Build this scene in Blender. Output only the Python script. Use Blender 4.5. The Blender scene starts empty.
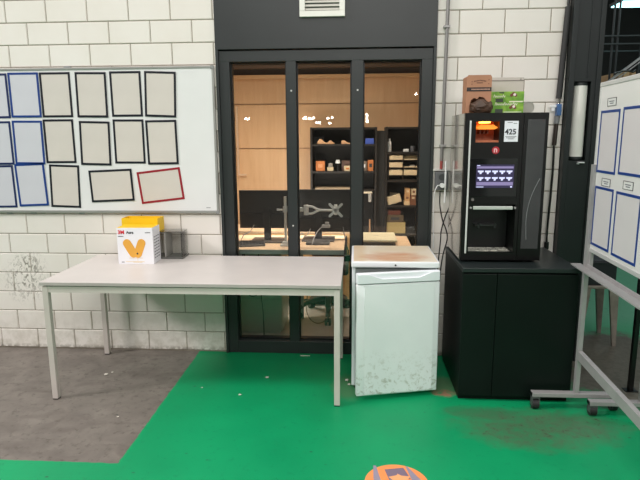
import bpy, bmesh, math, random
from mathutils import Vector, Matrix
PI = math.pi
R = math.radians
rnd = random.Random(5)
SC = bpy.context.scene
COL = SC.collection

# ------------------------------------------------------------------ materials
def s2l(c):
    return tuple(((v/255)/12.92 if v/255 <= .04045 else ((v/255+.055)/1.055)**2.4) for v in c)
MATS = {}
def mat(name, rgb, rough=.5, metal=0., var=.04, scale=6., bump=0., bscale=60., emit=None, estr=0., spec=.5, rvar=.0):
    if name in MATS: return MATS[name]
    m = bpy.data.materials.new(name); m.use_nodes = True
    nt = m.node_tree; b = nt.nodes['Principled BSDF']
    c = s2l(rgb)
    b.inputs['Roughness'].default_value = rough
    b.inputs['Metallic'].default_value = metal
    b.inputs['Specular IOR Level'].default_value = spec
    tc = nt.nodes.new('ShaderNodeTexCoord')
    n = nt.nodes.new('ShaderNodeTexNoise'); n.inputs['Scale'].default_value = scale; n.inputs['Detail'].default_value = 5
    nt.links.new(tc.outputs['Object'], n.inputs['Vector'])
    r = nt.nodes.new('ShaderNodeValToRGB')
    r.color_ramp.elements[0].position = .3; r.color_ramp.elements[1].position = .7
    r.color_ramp.elements[0].color = tuple(max(0, v*(1-2*var)) for v in c)+(1,)
    r.color_ramp.elements[1].color = tuple(min(1, v*(1+var)) for v in c)+(1,)
    nt.links.new(n.outputs['Fac'], r.inputs['Fac']); nt.links.new(r.outputs['Color'], b.inputs['Base Color'])
    if bump:
        n2 = nt.nodes.new('ShaderNodeTexNoise'); n2.inputs['Scale'].default_value = bscale; n2.inputs['Detail'].default_value = 4
        nt.links.new(tc.outputs['Object'], n2.inputs['Vector'])
        bp = nt.nodes.new('ShaderNodeBump'); bp.inputs['Strength'].default_value = bump; bp.inputs['Distance'].default_value = .005
        nt.links.new(n2.outputs['Fac'], bp.inputs['Height']); nt.links.new(bp.outputs['Normal'], b.inputs['Normal'])
    if emit:
        b.inputs['Emission Color'].default_value = s2l(emit)+(1,); b.inputs['Emission Strength'].default_value = estr
    MATS[name] = m
    return m

class NT:
    """small helper for hand-made node materials"""
    def __init__(s, name, rough=.5):
        s.m = bpy.data.materials.new(name); s.m.use_nodes = True; s.nt = s.m.node_tree
        s.b = s.nt.nodes['Principled BSDF']; s.b.inputs['Roughness'].default_value = rough
        s.tc = s.nt.nodes.new('ShaderNodeTexCoord').outputs['Object']
        s.sep = s.nt.nodes.new('ShaderNodeSeparateXYZ'); s.nt.links.new(s.tc, s.sep.inputs[0])
    def link(s, a, b): s.nt.links.new(a, b)
    def math(s, op, a, b=None, clamp=False):
        n = s.nt.nodes.new('ShaderNodeMath'); n.operation = op; n.use_clamp = clamp
        for i, v in enumerate((a, b)):
            if v is None: continue
            if isinstance(v, (int, float)): n.inputs[i].default_value = v
            else: s.link(v, n.inputs[i])
        return n.outputs[0]
    def noise(s, scale, detail=5, rough=.55, vec=None, dist=0.):
        n = s.nt.nodes.new('ShaderNodeTexNoise'); n.inputs['Scale'].default_value = scale
        n.inputs['Detail'].default_value = detail; n.inputs['Roughness'].default_value = rough; n.inputs['Distortion'].default_value = dist
        s.link(vec or s.tc, n.inputs['Vector']); return n.outputs['Fac']
    def ramp(s, f, lo, hi, a=0., b=1.):
        n = s.nt.nodes.new('ShaderNodeMapRange'); n.clamp = True
        s.link(f, n.inputs['Value'])
        n.inputs['From Min'].default_value = lo; n.inputs['From Max'].default_value = hi
        n.inputs['To Min'].default_value = a; n.inputs['To Max'].default_value = b
        return n.outputs[0]
    def mix(s, f, a, b, mode='MIX'):
        n = s.nt.nodes.new('ShaderNodeMix'); n.data_type = 'RGBA'; n.blend_type = mode
        if isinstance(f, (int, float)): n.inputs[0].default_value = f
        else: s.link(f, n.inputs[0])
        for i, v in ((6, a), (7, b)):
            if isinstance(v, tuple): n.inputs[i].default_value = s2l(v)+(1,)
            else: s.link(v, n.inputs[i])
        return n.outputs[2]
    def scaled(s, x, y, z):
        n = s.nt.nodes.new('ShaderNodeVectorMath'); n.operation = 'MULTIPLY'
        s.link(s.tc, n.inputs[0]); n.inputs[1].default_value = (x, y, z); return n.outputs[0]
    def color(s, c): s.link(c, s.b.inputs['Base Color'])
    def bump(s, h, strength=.3, dist=.004):
        n = s.nt.nodes.new('ShaderNodeBump'); n.inputs['Strength'].default_value = strength; n.inputs['Distance'].default_value = dist
        s.link(h, n.inputs['Height']); s.link(n.outputs[0], s.b.inputs['Normal'])

# ------------------------------------------------------------------ mesh helpers
def box(bm, x0, x1, y0, y1, z0, z1, bev=0., seg=2, M=None):
    vs = [bm.verts.new((x, y, z)) for x in (x0, x1) for y in (y0, y1) for z in (z0, z1)]
    f = [(0,1,3,2),(4,6,7,5),(0,4,5,1),(2,3,7,6),(0,2,6,4),(1,5,7,3)]
    fs = [bm.faces.new([vs[i] for i in q]) for q in f]
    if bev:
        es = list({e for q in fs for e in q.edges})
        r = bmesh.ops.bevel(bm, geom=es, offset=bev, segments=seg, affect='EDGES', profile=.5)
        vs = list({v for fc in r['faces'] for v in fc.verts} | {v for v in vs if v.is_valid})
    if M is not None: bmesh.ops.transform(bm, matrix=M, verts=[v for v in vs if v.is_valid])
    return vs
def cyl(bm, a, b, r, r2=None, n=16):
    a = Vector(a); b = Vector(b); r2 = r if r2 is None else r2
    d = (b-a); L = d.length; q = d.to_track_quat('Z', 'Y').to_matrix().to_4x4()
    M = Matrix.Translation((a+b)/2) @ q
    return bmesh.ops.create_cone(bm, cap_ends=True, segments=n, radius1=r, radius2=r2, depth=L, matrix=M)['verts']
def tube(bm, pts, r, n=8, smooth=True):
    """sweep of a round section along a smoothed path"""
    P = [Vector(p) for p in pts]
    if smooth and len(P) > 2:
        Q = []
        for i in range(len(P)-1):
            p0 = P[max(i-1, 0)]; p1 = P[i]; p2 = P[i+1]; p3 = P[min(i+2, len(P)-1)]
            for k in range(6):
                t = k/6
                Q.append(.5*((2*p1)+(p2-p0)*t+(2*p0-5*p1+4*p2-p3)*t*t+(3*p1-p0-3*p2+p3)*t**3))
        Q.append(P[-1]); P = Q
    up = Vector((.13, .21, .97)).normalized(); rings = []
    for i, p in enumerate(P):
        t = (P[min(i+1, len(P)-1)]-P[max(i-1, 0)]).normalized()
        u = t.cross(up)
        if u.length < .05: u = t.cross(Vector((1, 0, 0)))
        u.normalize(); v = t.cross(u)
        rings.append([bm.verts.new(p+(u*math.cos(2*PI*k/n)+v*math.sin(2*PI*k/n))*r) for k in range(n)])
    for A, B in zip(rings, rings[1:]):
        for k in range(n): bm.faces.new((A[k], A[(k+1) % n], B[(k+1) % n], B[k]))
    bm.faces.new(rings[0][::-1]); bm.faces.new(rings[-1])
def prism(bm, pts, y0, y1, axis='Y'):
    """extrude a polygon given as (a,b) pairs; axis Y: a=x b=z, X: a=y b=z, Z: a=x b=y"""
    def P(a, b, c): return {'Y': (a, c, b), 'X': (c, a, b), 'Z': (a, b, c)}[axis]
    A = [bm.verts.new(P(a, b, y0)) for a, b in pts]; B = [bm.verts.new(P(a, b, y1)) for a, b in pts]
    n = len(pts); bm.faces.new(A); bm.faces.new(B[::-1])
    for i in range(n): bm.faces.new((A[i], B[i], B[(i+1) % n], A[(i+1) % n]))
    return A+B
def bar(bm, a, b, w, h):
    """rectangular tube from a to b"""
    a = Vector(a); b = Vector(b); d = b-a; L = d.length; t = d.normalized()
    s = t.cross(Vector((0, 0, 1)))
    s = Vector((1, 0, 0)) if s.length < .05 else s.normalized()
    u = s.cross(t)
    vs = [bm.verts.new(p+s*w/2*i+u*h/2*j) for p in (a, b) for i, j in ((-1,-1),(1,-1),(1,1),(-1,1))]
    for q in ((0,1,2,3),(7,6,5,4),(0,4,5,1),(1,5,6,2),(2,6,7,3),(3,7,4,0)): bm.faces.new([vs[i] for i in q])
def B(): return bmesh.new()
def wloc(o):
    v = Vector((0, 0, 0))
    while o is not None: v = v+o.location; o = o.parent
    return v
def obj(name, bm, m, parent=None, smooth=False, world=True, bev=0.):
    """world=True: the mesh was written in place and is moved into its parent's frame"""
    bmesh.ops.recalc_face_normals(bm, faces=bm.faces)
    if world and parent is not None: bmesh.ops.translate(bm, verts=bm.verts, vec=-wloc(parent))
    me = bpy.data.meshes.new(name); bm.to_mesh(me); bm.free()
    o = bpy.data.objects.new(name, me); COL.objects.link(o)
    if parent is not None: o.parent = parent
    me.materials.append(m)
    if smooth:
        for p in me.polygons: p.use_smooth = True
        me.set_sharp_from_angle(angle=R(35))
    if bev:
        md = o.modifiers.new('b', 'BEVEL'); md.width = bev; md.segments = 2; md.limit_method = 'ANGLE'
    return o
def tag(o, label=None, cat=None, group=None, kind=None):
    if label: o['label'] = label
    if cat: o['category'] = cat
    if group: o['group'] = group
    if kind: o['kind'] = kind
    return o
def thing(name, label, cat, loc=(0, 0, 0), group=None, rz=0.):
    o = bpy.data.objects.new(name, None); COL.objects.link(o); o.location = loc; o.rotation_euler = (0, 0, rz)
    o.empty_display_size = .05
    return tag(o, label, cat, group)
def single(name, bm, m, label, cat, loc, group=None, smooth=False):
    bmesh.ops.translate(bm, verts=bm.verts, vec=-Vector(loc))
    o = obj(name, bm, m, smooth=smooth, world=False); o.location = loc
    return tag(o, label, cat, group)
def struct(name, bm, m, loc=(0, 0, 0), smooth=False):
    bmesh.ops.translate(bm, verts=bm.verts, vec=-Vector(loc))
    o = obj(name, bm, m, smooth=smooth, world=False); o.location = loc; o['kind'] = 'structure'; return o
def text_bm(bm, s, x, z, size, y=0., M=None, depth=.0006, bold=0.):
    """flat upright lettering facing -Y, lower left at x,z"""
    cu = bpy.data.curves.new('lettering', 'FONT'); cu.body = s; cu.size = size; cu.extrude = depth; cu.offset = bold; cu.resolution_u = 3
    to = bpy.data.objects.new('lettering', cu); COL.objects.link(to)
    dg = bpy.context.evaluated_depsgraph_get(); me = bpy.data.meshes.new_from_object(to.evaluated_get(dg))
    bpy.data.objects.remove(to); bpy.data.curves.remove(cu)
    T = Matrix.Translation((x, y, z)) @ Matrix.Rotation(PI/2, 4, 'X')
    if M is not None: T = M @ T
    me.transform(T); bm.from_mesh(me); bpy.data.meshes.remove(me)

# ------------------------------------------------------------------ palette
white_paint = mat('painted_masonry', (226, 222, 211), .55, var=.025, scale=3, bump=.25, bscale=90)
joint = mat('dirty_joint', (150, 142, 128), .9)
slate = mat('slate_paint', (38, 43, 43), .42, var=.06, scale=4)
slate_dark = mat('slate_dark_paint', (26, 33, 33), .45, var=.08)
black_m = mat('black_coated_board', (9, 18, 15), .45, var=.12, scale=5, spec=.25)
blk = mat('black_plastic', (9, 10, 10), .38, var=.1)
blk_gloss = mat('black_gloss', (20, 22, 23), .09, var=.05)
alu = mat('brushed_aluminium', (176, 178, 178), .35, .7, var=.06, scale=20)
galv = mat('grey_painted_steel', (160, 158, 157), .42, .1, var=.05, scale=14)
silver = mat('silver_plastic', (206, 206, 202), .35, .1)
legpaint = mat('table_leg_paint', (202, 193, 186), .45, var=.04)
tabletop_m = mat('table_laminate', (208, 202, 197), .4, var=.03, scale=4)
enamel = mat('board_enamel', (228, 229, 228), .22, var=.01)
wood = None
rubber = mat('dark_rubber', (36, 36, 36), .6)
white_pl = mat('white_plastic', (226, 228, 228), .4, var=.02)
chrome = mat('chrome', (205, 205, 205), .15, .95, var=.01)
paper = mat('beige_sheet', (209, 203, 195), .5, var=.02)
paper_b = mat('lavender_sheet', (203, 204, 211), .5, var=.015)

def wood_mat(name, c0, c1, s=(1.2, 1.2, 9)):
    t = NT(name, .4)
    n = t.noise(3., 6, .6, t.scaled(*s), .4)
    n2 = t.noise(1.1, 3)
    c = t.mix(t.ramp(n, .3, .7), c0, c1)
    c = t.mix(t.ramp(n2, .35, .7, 0, .35), c, c0)
    t.color(c); return t.m
wood = wood_mat('light_wood', (220, 178, 136), (232, 194, 152), (9, 9, .8))
desk_wood = wood_mat('desk_wood', (222, 186, 148), (234, 202, 168), (1, 9, 9))

# painted block wall with scuffs
def block_paint(scuffs):
    t = NT('painted_blocks', .5)
    n = t.noise(2.2, 6, .6); n2 = t.noise(14, 6, .65)
    c = t.mix(t.ramp(n, .35, .7), (226, 221, 212), (232, 228, 221))
    # grime low down and around knocks
    z = t.sep.outputs[2]; x = t.sep.outputs[0]
    low = t.ramp(z, .0, .35, .5, 0.)
    g = t.math('MULTIPLY', low, t.ramp(n2, .42, .62))
    c = t.mix(g, c, (172, 166, 148))
    foot = t.math('MULTIPLY', t.ramp(z, .0, .045, 1, 0), t.ramp(t.noise(30, 4), .38, .55))
    c = t.mix(foot, c, (120, 112, 98))
    for (sx, sz, rx, rz) in scuffs:
        dx = t.math('DIVIDE', t.math('SUBTRACT', x, sx), rx); dz = t.math('DIVIDE', t.math('SUBTRACT', z, sz), rz)
        d = t.math('SQRT', t.math('ADD', t.math('MULTIPLY', dx, dx), t.math('MULTIPLY', dz, dz)))
        m = t.ramp(d, .2, 1.2, 1, 0)
        v = t.noise(48, 3, .7, t.scaled(1, 1, .55), .8)
        k = t.math('MULTIPLY', m, t.ramp(v, .50, .59))
        c = t.mix(t.math('MULTIPLY', k, .8), c, (116, 112, 100))
    s = t.noise(5, 2, .5, t.scaled(1, 1, .35), 2.0)
    c = t.mix(t.math('MULTIPLY', t.ramp(s, .72, .76), t.ramp(z, .5, 1.2, .35, 0)), c, (130, 124, 108))
    t.color(c); t.bump(t.noise(70, 4), .22, .003)
    return t.m
paint_left = block_paint([(-2.44, .53, .17, .17), (-2.40, .66, .13, .09)])
paint_right = block_paint([])

def block_wall(bm, x0, x1, z0, z1, h, zoff, w, xodd, gap=.0045):
    """painted blocks with open V joints, running bond; face on Y=0"""
    k0 = int(math.floor((z0-zoff)/h))-1
    k = k0
    while zoff+k*h < z1:
        a = max(z0, zoff+k*h+gap/2); b = min(z1, zoff+(k+1)*h-gap/2)
        ref = xodd if (k % 2) else xodd+w/2
        if b-a > .01:
            i = int(math.floor((x0-ref)/w))
            while ref+i*w < x1:
                c = max(x0, ref+i*w+gap/2); d = min(x1, ref+(i+1)*w-gap/2)
                if d-c > .008:
                    ch = .004
                    o = [(c, 0), (d, 0), (d, 0), (c, 0)]
                    F = [bm.verts.new(p) for p in ((c+ch, 0, a+ch), (d-ch, 0, a+ch), (d-ch, 0, b-ch), (c+ch, 0, b-ch))]
                    G = [bm.verts.new(p) for p in ((c, .006, a), (d, .006, a), (d, .006, b), (c, .006, b))]
                    H = [bm.verts.new(p) for p in ((c, .02, a), (d, .02, a), (d, .02, b), (c, .02, b))]
                    bm.faces.new(F)
                    for U, V in ((F, G), (G, H)):
                        for q in range(4): bm.faces.new((U[q], U[(q+1) % 4], V[(q+1) % 4], V[q]))
                i += 1
        k += 1
def make_block_wall(name, x0, x1, h, zoff, w, xodd, pm):
    b = B(); block_wall(b, x0, x1, 0, 3.0, h, zoff, w, xodd)
    nf = len(b.faces)
    box(b, x0, x1, .008, .16, 0, 3.0)
    b.faces.ensure_lookup_table()
    for f in b.faces[nf:]: f.material_index = 1
    bm = b
    me = bpy.data.meshes.new(name); bm.to_mesh(me); bm.free()
    o = bpy.data.objects.new(name, me); COL.objects.link(o); me.materials.append(pm); me.materials.append(joint)
    o['kind'] = 'structure'; return o
make_block_wall('wall_left', -4.6, -.945, .1455, .0085, .2855, -2.244, paint_left)
make_block_wall('wall_right', .522, 1.36, .1465, .02, .29, .664, paint_right)

# ------------------------------------------------------------------ floors
def floor_material():
    t = NT('painted_concrete_floor', .38)
    x, y = t.sep.outputs[0], t.sep.outputs[1]
    n = t.noise(1.6, 6, .6); nf = t.noise(22, 5, .7); nm = t.noise(6, 6, .65, dist=.6)
    green = t.mix(t.ramp(n, .3, .7), (2, 140, 88), (4, 156, 98))
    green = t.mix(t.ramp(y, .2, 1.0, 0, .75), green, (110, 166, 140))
    green = t.mix(t.math('MULTIPLY', t.ramp(nf, .58, .70), .4), green, (4, 110, 72))
    green = t.mix(t.math('MULTIPLY', t.ramp(nm, .68, .76), .55), green, (60, 90, 62))
    grey = t.mix(t.ramp(nm, .3, .7), (108, 101, 95), (130, 123, 115))
    grey = t.mix(t.math('MULTIPLY', t.ramp(nf, .54, .66), .7), grey, (84, 78, 71))
    grey = t.mix(t.math('MULTIPLY', t.ramp(t.noise(3, 4, .6, t.scaled(1, 2, 1), .8), .52, .66), .5), grey, (98, 90, 84))
    ed = t.math('MULTIPLY', t.math('SUBTRACT', t.noise(18, 4), .5), .02)
    m = t.math('MULTIPLY', t.ramp(t.math('ADD', x, ed), -1.156, -1.150, 1, 0), t.ramp(t.math('ADD', y, ed), -1.452, -1.446))
    c = t.mix(m, green, grey)
    c = t.mix(t.ramp(y, -4.02, -4.0, 1, 0), c, grey)
    # worn, unpainted patch between cabinet and rolling board
    def blob(cx, cy, rx, ry, soft=.5, wob=.6):
        dx = t.math('DIVIDE', t.math('SUBTRACT', x, cx), rx); dy = t.math('DIVIDE', t.math('SUBTRACT', y, cy), ry)
        d = t.math('ADD', t.math('ADD', t.math('MULTIPLY', dx, dx), t.math('MULTIPLY', dy, dy)), t.math('MULTIPLY', t.math('SUBTRACT', nm, .5), wob*3))
        return t.ramp(d, 1-soft, 1+soft, 1, 0)
    c = t.mix(blob(1.95, -.15, .62, .72, .25), c, t.mix(t.ramp(nf, .4, .6), (84, 84, 74), (100, 98, 88)))
    c = t.mix(t.math('MULTIPLY', blob(.56, -.50, .10, .13, .6, .8), .55), c, (112, 108, 84))
    c = t.mix(t.math('MULTIPLY', blob(.72, -.84, .2, .07, .7, 1.), .5), c, (66, 92, 66))
    c = t.mix(t.math('MULTIPLY', blob(1.2, -.95, .25, .1, .7, 1.), .35), c, (70, 108, 78))
    c = t.mix(t.math('MULTIPLY', blob(-.04, -.55, .10, .16, .6, .8), .5), c, (96, 104, 76))
    wn = t.math('MULTIPLY', blob(.98, -1.0, .40, .20, .7, .9), t.ramp(nf, .3, .62, .35, .95))
    c = t.mix(wn, c, (78, 106, 78))
    c = t.mix(t.math('MULTIPLY', blob(1.0, -.93, .5, .22, .8, 1.2), t.ramp(nf, .6, .68)), c, (58, 66, 48))
    c = t.mix(t.math('MULTIPLY', blob(.555, -.60, .07, .05, .6, .8), t.ramp(nf, .4, .55)), c, (150, 118, 92))
    # scattered dark specks
    v = t.nt.nodes.new('ShaderNodeTexVoronoi'); v.inputs['Scale'].default_value = 8; t.link(t.scaled(1, 1.6, 1), v.inputs['Vector'])
    c = t.mix(t.math('MULTIPLY', t.math('MULTIPLY', t.ramp(v.outputs['Distance'], .03, .10, 1, 0), t.ramp(t.noise(4, 2), .52, .58)), .75), c, (52, 66, 54))
    t.color(c); t.bump(nf, .12, .003)
    t.link(t.ramp(n, .3, .7, .44, .58), t.b.inputs['Roughness']); t.b.inputs['Specular IOR Level'].default_value = .35
    return t.m
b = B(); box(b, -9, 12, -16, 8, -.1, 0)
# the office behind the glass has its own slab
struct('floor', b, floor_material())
b = B(); box(b, -2.6, 1.34, .165, 3.2, 0.0, .012)
struct('floor', b, mat('office_floor', (206, 200, 190), .25, var=.06))

# ------------------------------------------------------------------ glazed partition
def glass_mat():
    m = bpy.data.materials.new('pane_glass'); m.use_nodes = True; nt = m.node_tree; nt.nodes.clear()
    o = nt.nodes.new('ShaderNodeOutputMaterial'); mx = nt.nodes.new('ShaderNodeMixShader')
    tr = nt.nodes.new('ShaderNodeBsdfTransparent'); tr.inputs[0].default_value = (.93, .95, .94, 1)
    gl = nt.nodes.new('ShaderNodeBsdfGlossy'); gl.inputs['Roughness'].default_value = .01
    fr = nt.nodes.new('ShaderNodeFresnel'); fr.inputs[0].default_value = 1.5
    nt.links.new(fr.outputs[0], mx.inputs[0]); nt.links.new(tr.outputs[0], mx.inputs[1]); nt.links.new(gl.outputs[0], mx.inputs[2])
    nt.links.new(mx.outputs[0], o.inputs[0]); return m
glass = glass_mat()
w = bpy.data.objects.new('window_1', None); COL.objects.link(w); w['kind'] = 'structure'
FX0, FX1 = -.945, .522
b = B()
box(b, FX0, -.925, -.02, .14, 0, 2.14)          # outer lips
box(b, .503, FX1, -.02, .14, 0, 2.14)
obj('window_frame', b, slate, w, bev=.002)
b = B(); box(b, -.925, -.855, -.005, .12, 0, 2.062, .002); obj('jamb', b, slate, w)
b = B(); box(b, .430, .503, -.005, .12, 0, 2.062, .002); obj('jamb', b, slate, w)
b = B(); box(b, -.925, .503, -.005, .12, 2.062, 2.133, .002); obj('head_rail', b, slate, w)
b = B(); box(b, -.8548, .4298, -.005, .12, 0.0, .0928, .002); obj('sill_rail', b, slate, w)
for x0, x1 in ((-.473, -.405), (-.033, .046)):
    b = B(); box(b, x0, x1, -.005, .12, .093, 2.062, .002); obj('mullion', b, slate, w)
for i, (x0, x1) in enumerate(((-.855, -.473), (-.405, -.033), (.046, .430))):
    b = B(); box(b, x0+.001, x1-.001, .052, .058, .094, 2.061); obj('pane', b, glass, w)
    g = B()
    for a in ((x0+.0005, x0+.009, .094, 2.061), (x1-.009, x1-.0005, .094, 2.061)): box(g, a[0], a[1], .036, .051, a[2], a[3])
    box(g, x0+.009, x1-.009, .036, .051, .094, .103); box(g, x0+.009, x1-.009, .036, .051, 2.052, 2.061)
    obj('gasket', g, blk, w)
# small bolt heads on the mullions
b = B()
for x, z in ((-.438, 1.87), (.008, 1.87), (-.438, .95)): cyl(b, (x, -.005, z), (x, -.010, z), .006, n=10)
obj('bolt', b, silver, w)
b = B(); box(b, FX0, FX1, -.02, .14, 2.140, 3.0, .002)
struct('wall_facade', b, slate)

# ventilation grille
v = thing('ventilation_grille', 'white louvred ventilation grille high on the dark facade above the middle pane', 'vent', (-.225, -.02, 2.33))
b = B()
gx0, gx1, gz0, gz1 = -.373, -.077, 2.333, 2.61
for a in ((gx0, gx1, gz0, gz0+.036), (gx0, gx1, gz1-.036, gz1), (gx0, gx0+.036, gz0+.036, gz1-.036), (gx1-.036, gx1, gz0+.036, gz1-.036)):
    box(b, a[0], a[1], -.042, -.021, a[2], a[3], .003)
obj('frame', b, mat('vent_white', (236, 235, 226), .4), v)
b = B(); box(b, gx0+.036, gx1-.036, -.0245, -.021, gz0+.036, gz1-.036); obj('backing', b, mat('vent_backing_grey', (120, 122, 118), .7), v)  # mid grey plate behind the slats
for k in range(9):
    z = gz0+.047+k*.0235
    b = B(); prism(b, [(-.040, z-.007), (-.037, z-.009), (-.026, z+.006), (-.029, z+.008)], gx0+.037, gx1-.037, 'X')
    obj('slat', b, mat('vent_slat', (206, 204, 194), .4), v)

# ------------------------------------------------------------------ office shell
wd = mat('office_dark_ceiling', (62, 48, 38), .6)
b = B(); box(b, -2.6, 1.34, 2.05, 2.15, 0.012, 2.19); struct('wall_back', b, wood)
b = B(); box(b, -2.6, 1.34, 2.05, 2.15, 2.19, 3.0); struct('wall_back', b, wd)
b = B(); box(b, -2.6, -2.5, .165, 2.05, 0.012, 2.9); struct('wall_left', b, wood)
b = B(); box(b, 1.24, 1.34, .165, 2.05, 0.012, 2.9); struct('wall_right', b, wood)
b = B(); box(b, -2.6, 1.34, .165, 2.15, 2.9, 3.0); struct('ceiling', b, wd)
# seams and capping strip on the wooden back wall
b = B()
for z in (1.90, 1.447): box(b, -2.5, 1.24, 2.044, 2.0495, z-.003, z+.003)
struct('trim_1', b, mat('seam_dark', (120, 84, 52), .7))
b = B(); box(b, -2.5, 1.24, 2.02, 2.0495, 2.155, 2.19, .003); struct('trim_2', b, wood_mat('capping_wood', (214, 172, 126), (228, 190, 144), (1, 9, 9)))
b = B()
for z in (2.25, 2.33, 2.41): box(b, -2.5, 1.24, 1.95, 2.049, z, z+.03)
struct('trim_3', b, mat('ceiling_batten', (104, 84, 66), .6))
b = B(); box(b, -1.255, -1.235, 2.03, 2.0495, 1.16, 1.88, .002); box(b, -1.235, -1.16, 2.03, 2.0495, 1.16, 1.18, .002)
struct('trim_4', b, mat('pale_edge', (226, 196, 166), .5))

# ------------------------------------------------------------------ right column and hall beyond
b = B()
box(b, 1.362, 1.395, -.06, .16, 0, 3.0, .002)
box(b, 1.395, 1.535, -.045, .16, 1.905, 3.0)
box(b, 1.395, 1.535, -.045, .16, 0, 1.40)
box(b, 1.395, 1.402, -.045, .16, 1.40, 1.905); box(b, 1.508, 1.535, -.045, .16, 1.40, 1.905)
box(b, 1.402, 1.508, .04, .16, 1.40, 1.905)
box(b, 1.535, 1.565, -.055, .16, 0, 3.0, .002)
box(b, 1.478, 1.486, -.050, -.045, 1.93, 3.0)
struct('wall_column', b, slate_dark)
t = thing('white_tube', 'white vertical tube recessed in the dark column', 'lamp', (1.455, -.01, 1.405))
b = B(); cyl(b, (1.455, -.008, 1.425), (1.455, -.008, 1.88), .044, n=24)
obj('tube', b, mat('opal_tube', (222, 222, 214), .35, var=.02), t, smooth=True)  # plain white tube, gives no light
for z0, z1 in ((1.407, 1.425), (1.88, 1.898)):
    b = B(); cyl(b, (1.455, -.008, z0), (1.455, -.008, z1), .045, n=24); obj('end_cap', b, slate_dark, t, smooth=True)
t = single('door_catch', (lambda b: (box(b, 1.455, 1.495, -.075, -.0455, 1.384, 1.392, .002), box(b, 1.455, 1.466, -.062, -.0455, 1.376, 1.384), b)[-1])(B()), white_pl,
  'small white bracket on the dark column below the white tube', 'bracket', (1.475, -.0455, 1.38))

b = B(); box(b, 1.57, 12, 7.9, 8, 0, 5.2); struct('wall_far', b, mat('far_wall', (26, 30, 30), .8))
b = B(); box(b, 1.34, 1.57, .165, 8, 0.0, 3.0); struct('wall_side', b, mat('side_wall_dark', (40, 44, 44), .7))
b = B(); box(b, 1.57, 12, .3, 7.9, 5.1, 5.2); struct('ceiling', b, mat('far_ceiling', (22, 26, 28), .8))

b = B(); box(b, 11.9, 12, -16, 7.9, 0, 5.2); struct('wall_right', b, mat('hall_side', (70, 74, 72), .8))
b = B(); box(b, -9, 11.9, -16, -15.9, 0, 6.5); struct('wall_front', b, mat('hall_front', (120, 116, 108), .8))
b = B(); box(b, -9.1, -9, -16, 0, 0, 4.5); struct('wall_left', b, mat('hall_side', (70, 74, 72), .8))
# storage rack glimpsed high up in the hall
hx = mat('hall_steel', (34, 42, 43), .6)
t = thing('storage_rack', 'dark steel storage rack in the hall, seen above the rolling whiteboard', 'rack', (3.45, 4.2, 0))
for x in (3.20, 3.33, 3.395, 3.98):
    for y in (4.0, 4.6):
        if 3.3 < x < 3.4 and y == 4.6: continue
        b = B(); box(b, x-.006, x+.006, y-.02, y+.02, 0, 3.7 if not 3.3 < x < 3.4 else 5.09); obj('upright', b, hx, t)
for z in (2.225, 2.73, 2.83):
    for y in (3.97, 4.63):
        b = B(); box(b, 3.18, 4.0, y-.008, y+.008, z-.008, z+.008); obj('beam', b, hx, t)
b = B(); box(b, 3.18, 4.0, 4.02, 4.58, 2.225, 2.24); obj('deck', b, mat('rack_deck', (92, 84, 60), .7), t)
tanb = mat('cardboard_tan', (176, 146, 108), .7)
for (x0, x1, zz, lab) in ((3.385, 3.51, .125, 'tan cardboard carton on the hall rack, left one of the pair'), (3.53, 3.70, .145, 'tan cardboard carton on the hall rack, right one of the pair')):
    b = B(); box(b, x0, x1, 4.04, 4.4, 2.2405, 2.2405+zz, .003)
    c = thing('cardboard_carton', lab, 'box', ((x0+x1)/2, 4.2, 2.2405)); obj('carton', b, tanb, c)
    b = B(); box(b, (x0+x1)/2-.015, (x0+x1)/2+.015, 4.037, 4.0395, 2.245, 2.24+zz-.005); obj('tape', b, mat('tape_brown', (130, 96, 60), .3), c)
b = B(); tube(b, [(3.30, 3.8, 2.34), (3.42, 3.8, 2.37), (3.53, 3.8, 2.355), (3.59, 3.8, 2.27), (3.60, 3.8, 1.2), (3.60, 3.8, 0)], .012)
single('bent_pipe', b, blk, 'thin black bent pipe standing before the cartons in the hall', 'pipe', (3.60, 3.8, 0))
t = thing('stair_handrail', 'pale diagonal handrail rising to the right in the dark hall', 'handrail', (3.3, 3.9, 0))
b = B(); bar(b, (2.9, 3.9, 1.956), (4.1, 3.9, 2.884), .03, .026); obj('rail', b, alu, t)
b = B(); bar(b, (2.9, 3.9, 1.905), (4.1, 3.9, 2.833), .012, .012); obj('cord', b, alu, t)
for x in (2.92, 4.08):
    b = B(); bar(b, (x, 3.9, 0), (x, 3.9, 1.95 if x < 3 else 2.85), .025, .025); obj('post', b, galv, t)
t = thing('ceiling_lamp', 'cyan white lamp glowing under the dark hall roof', 'lamp', (3.88, 4.3, 3.28))
b = B(); box(b, 3.46, 4.3, 4.1, 4.5, 3.29, 3.33, .004); obj('housing', b, slate_dark, t)
b = B(); box(b, 3.48, 4.28, 4.12, 4.48, 3.28, 3.2899); obj('diffuser', b, mat('cold_lamp', (170, 240, 240), .4, emit=(170, 240, 245), estr=3.), t)
for x in (3.6, 4.2):
    b = B(); cyl(b, (x, 4.3, 3.3301), (x, 4.3, 5.1), .006, n=8); obj('hanger', b, galv, t)

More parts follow.
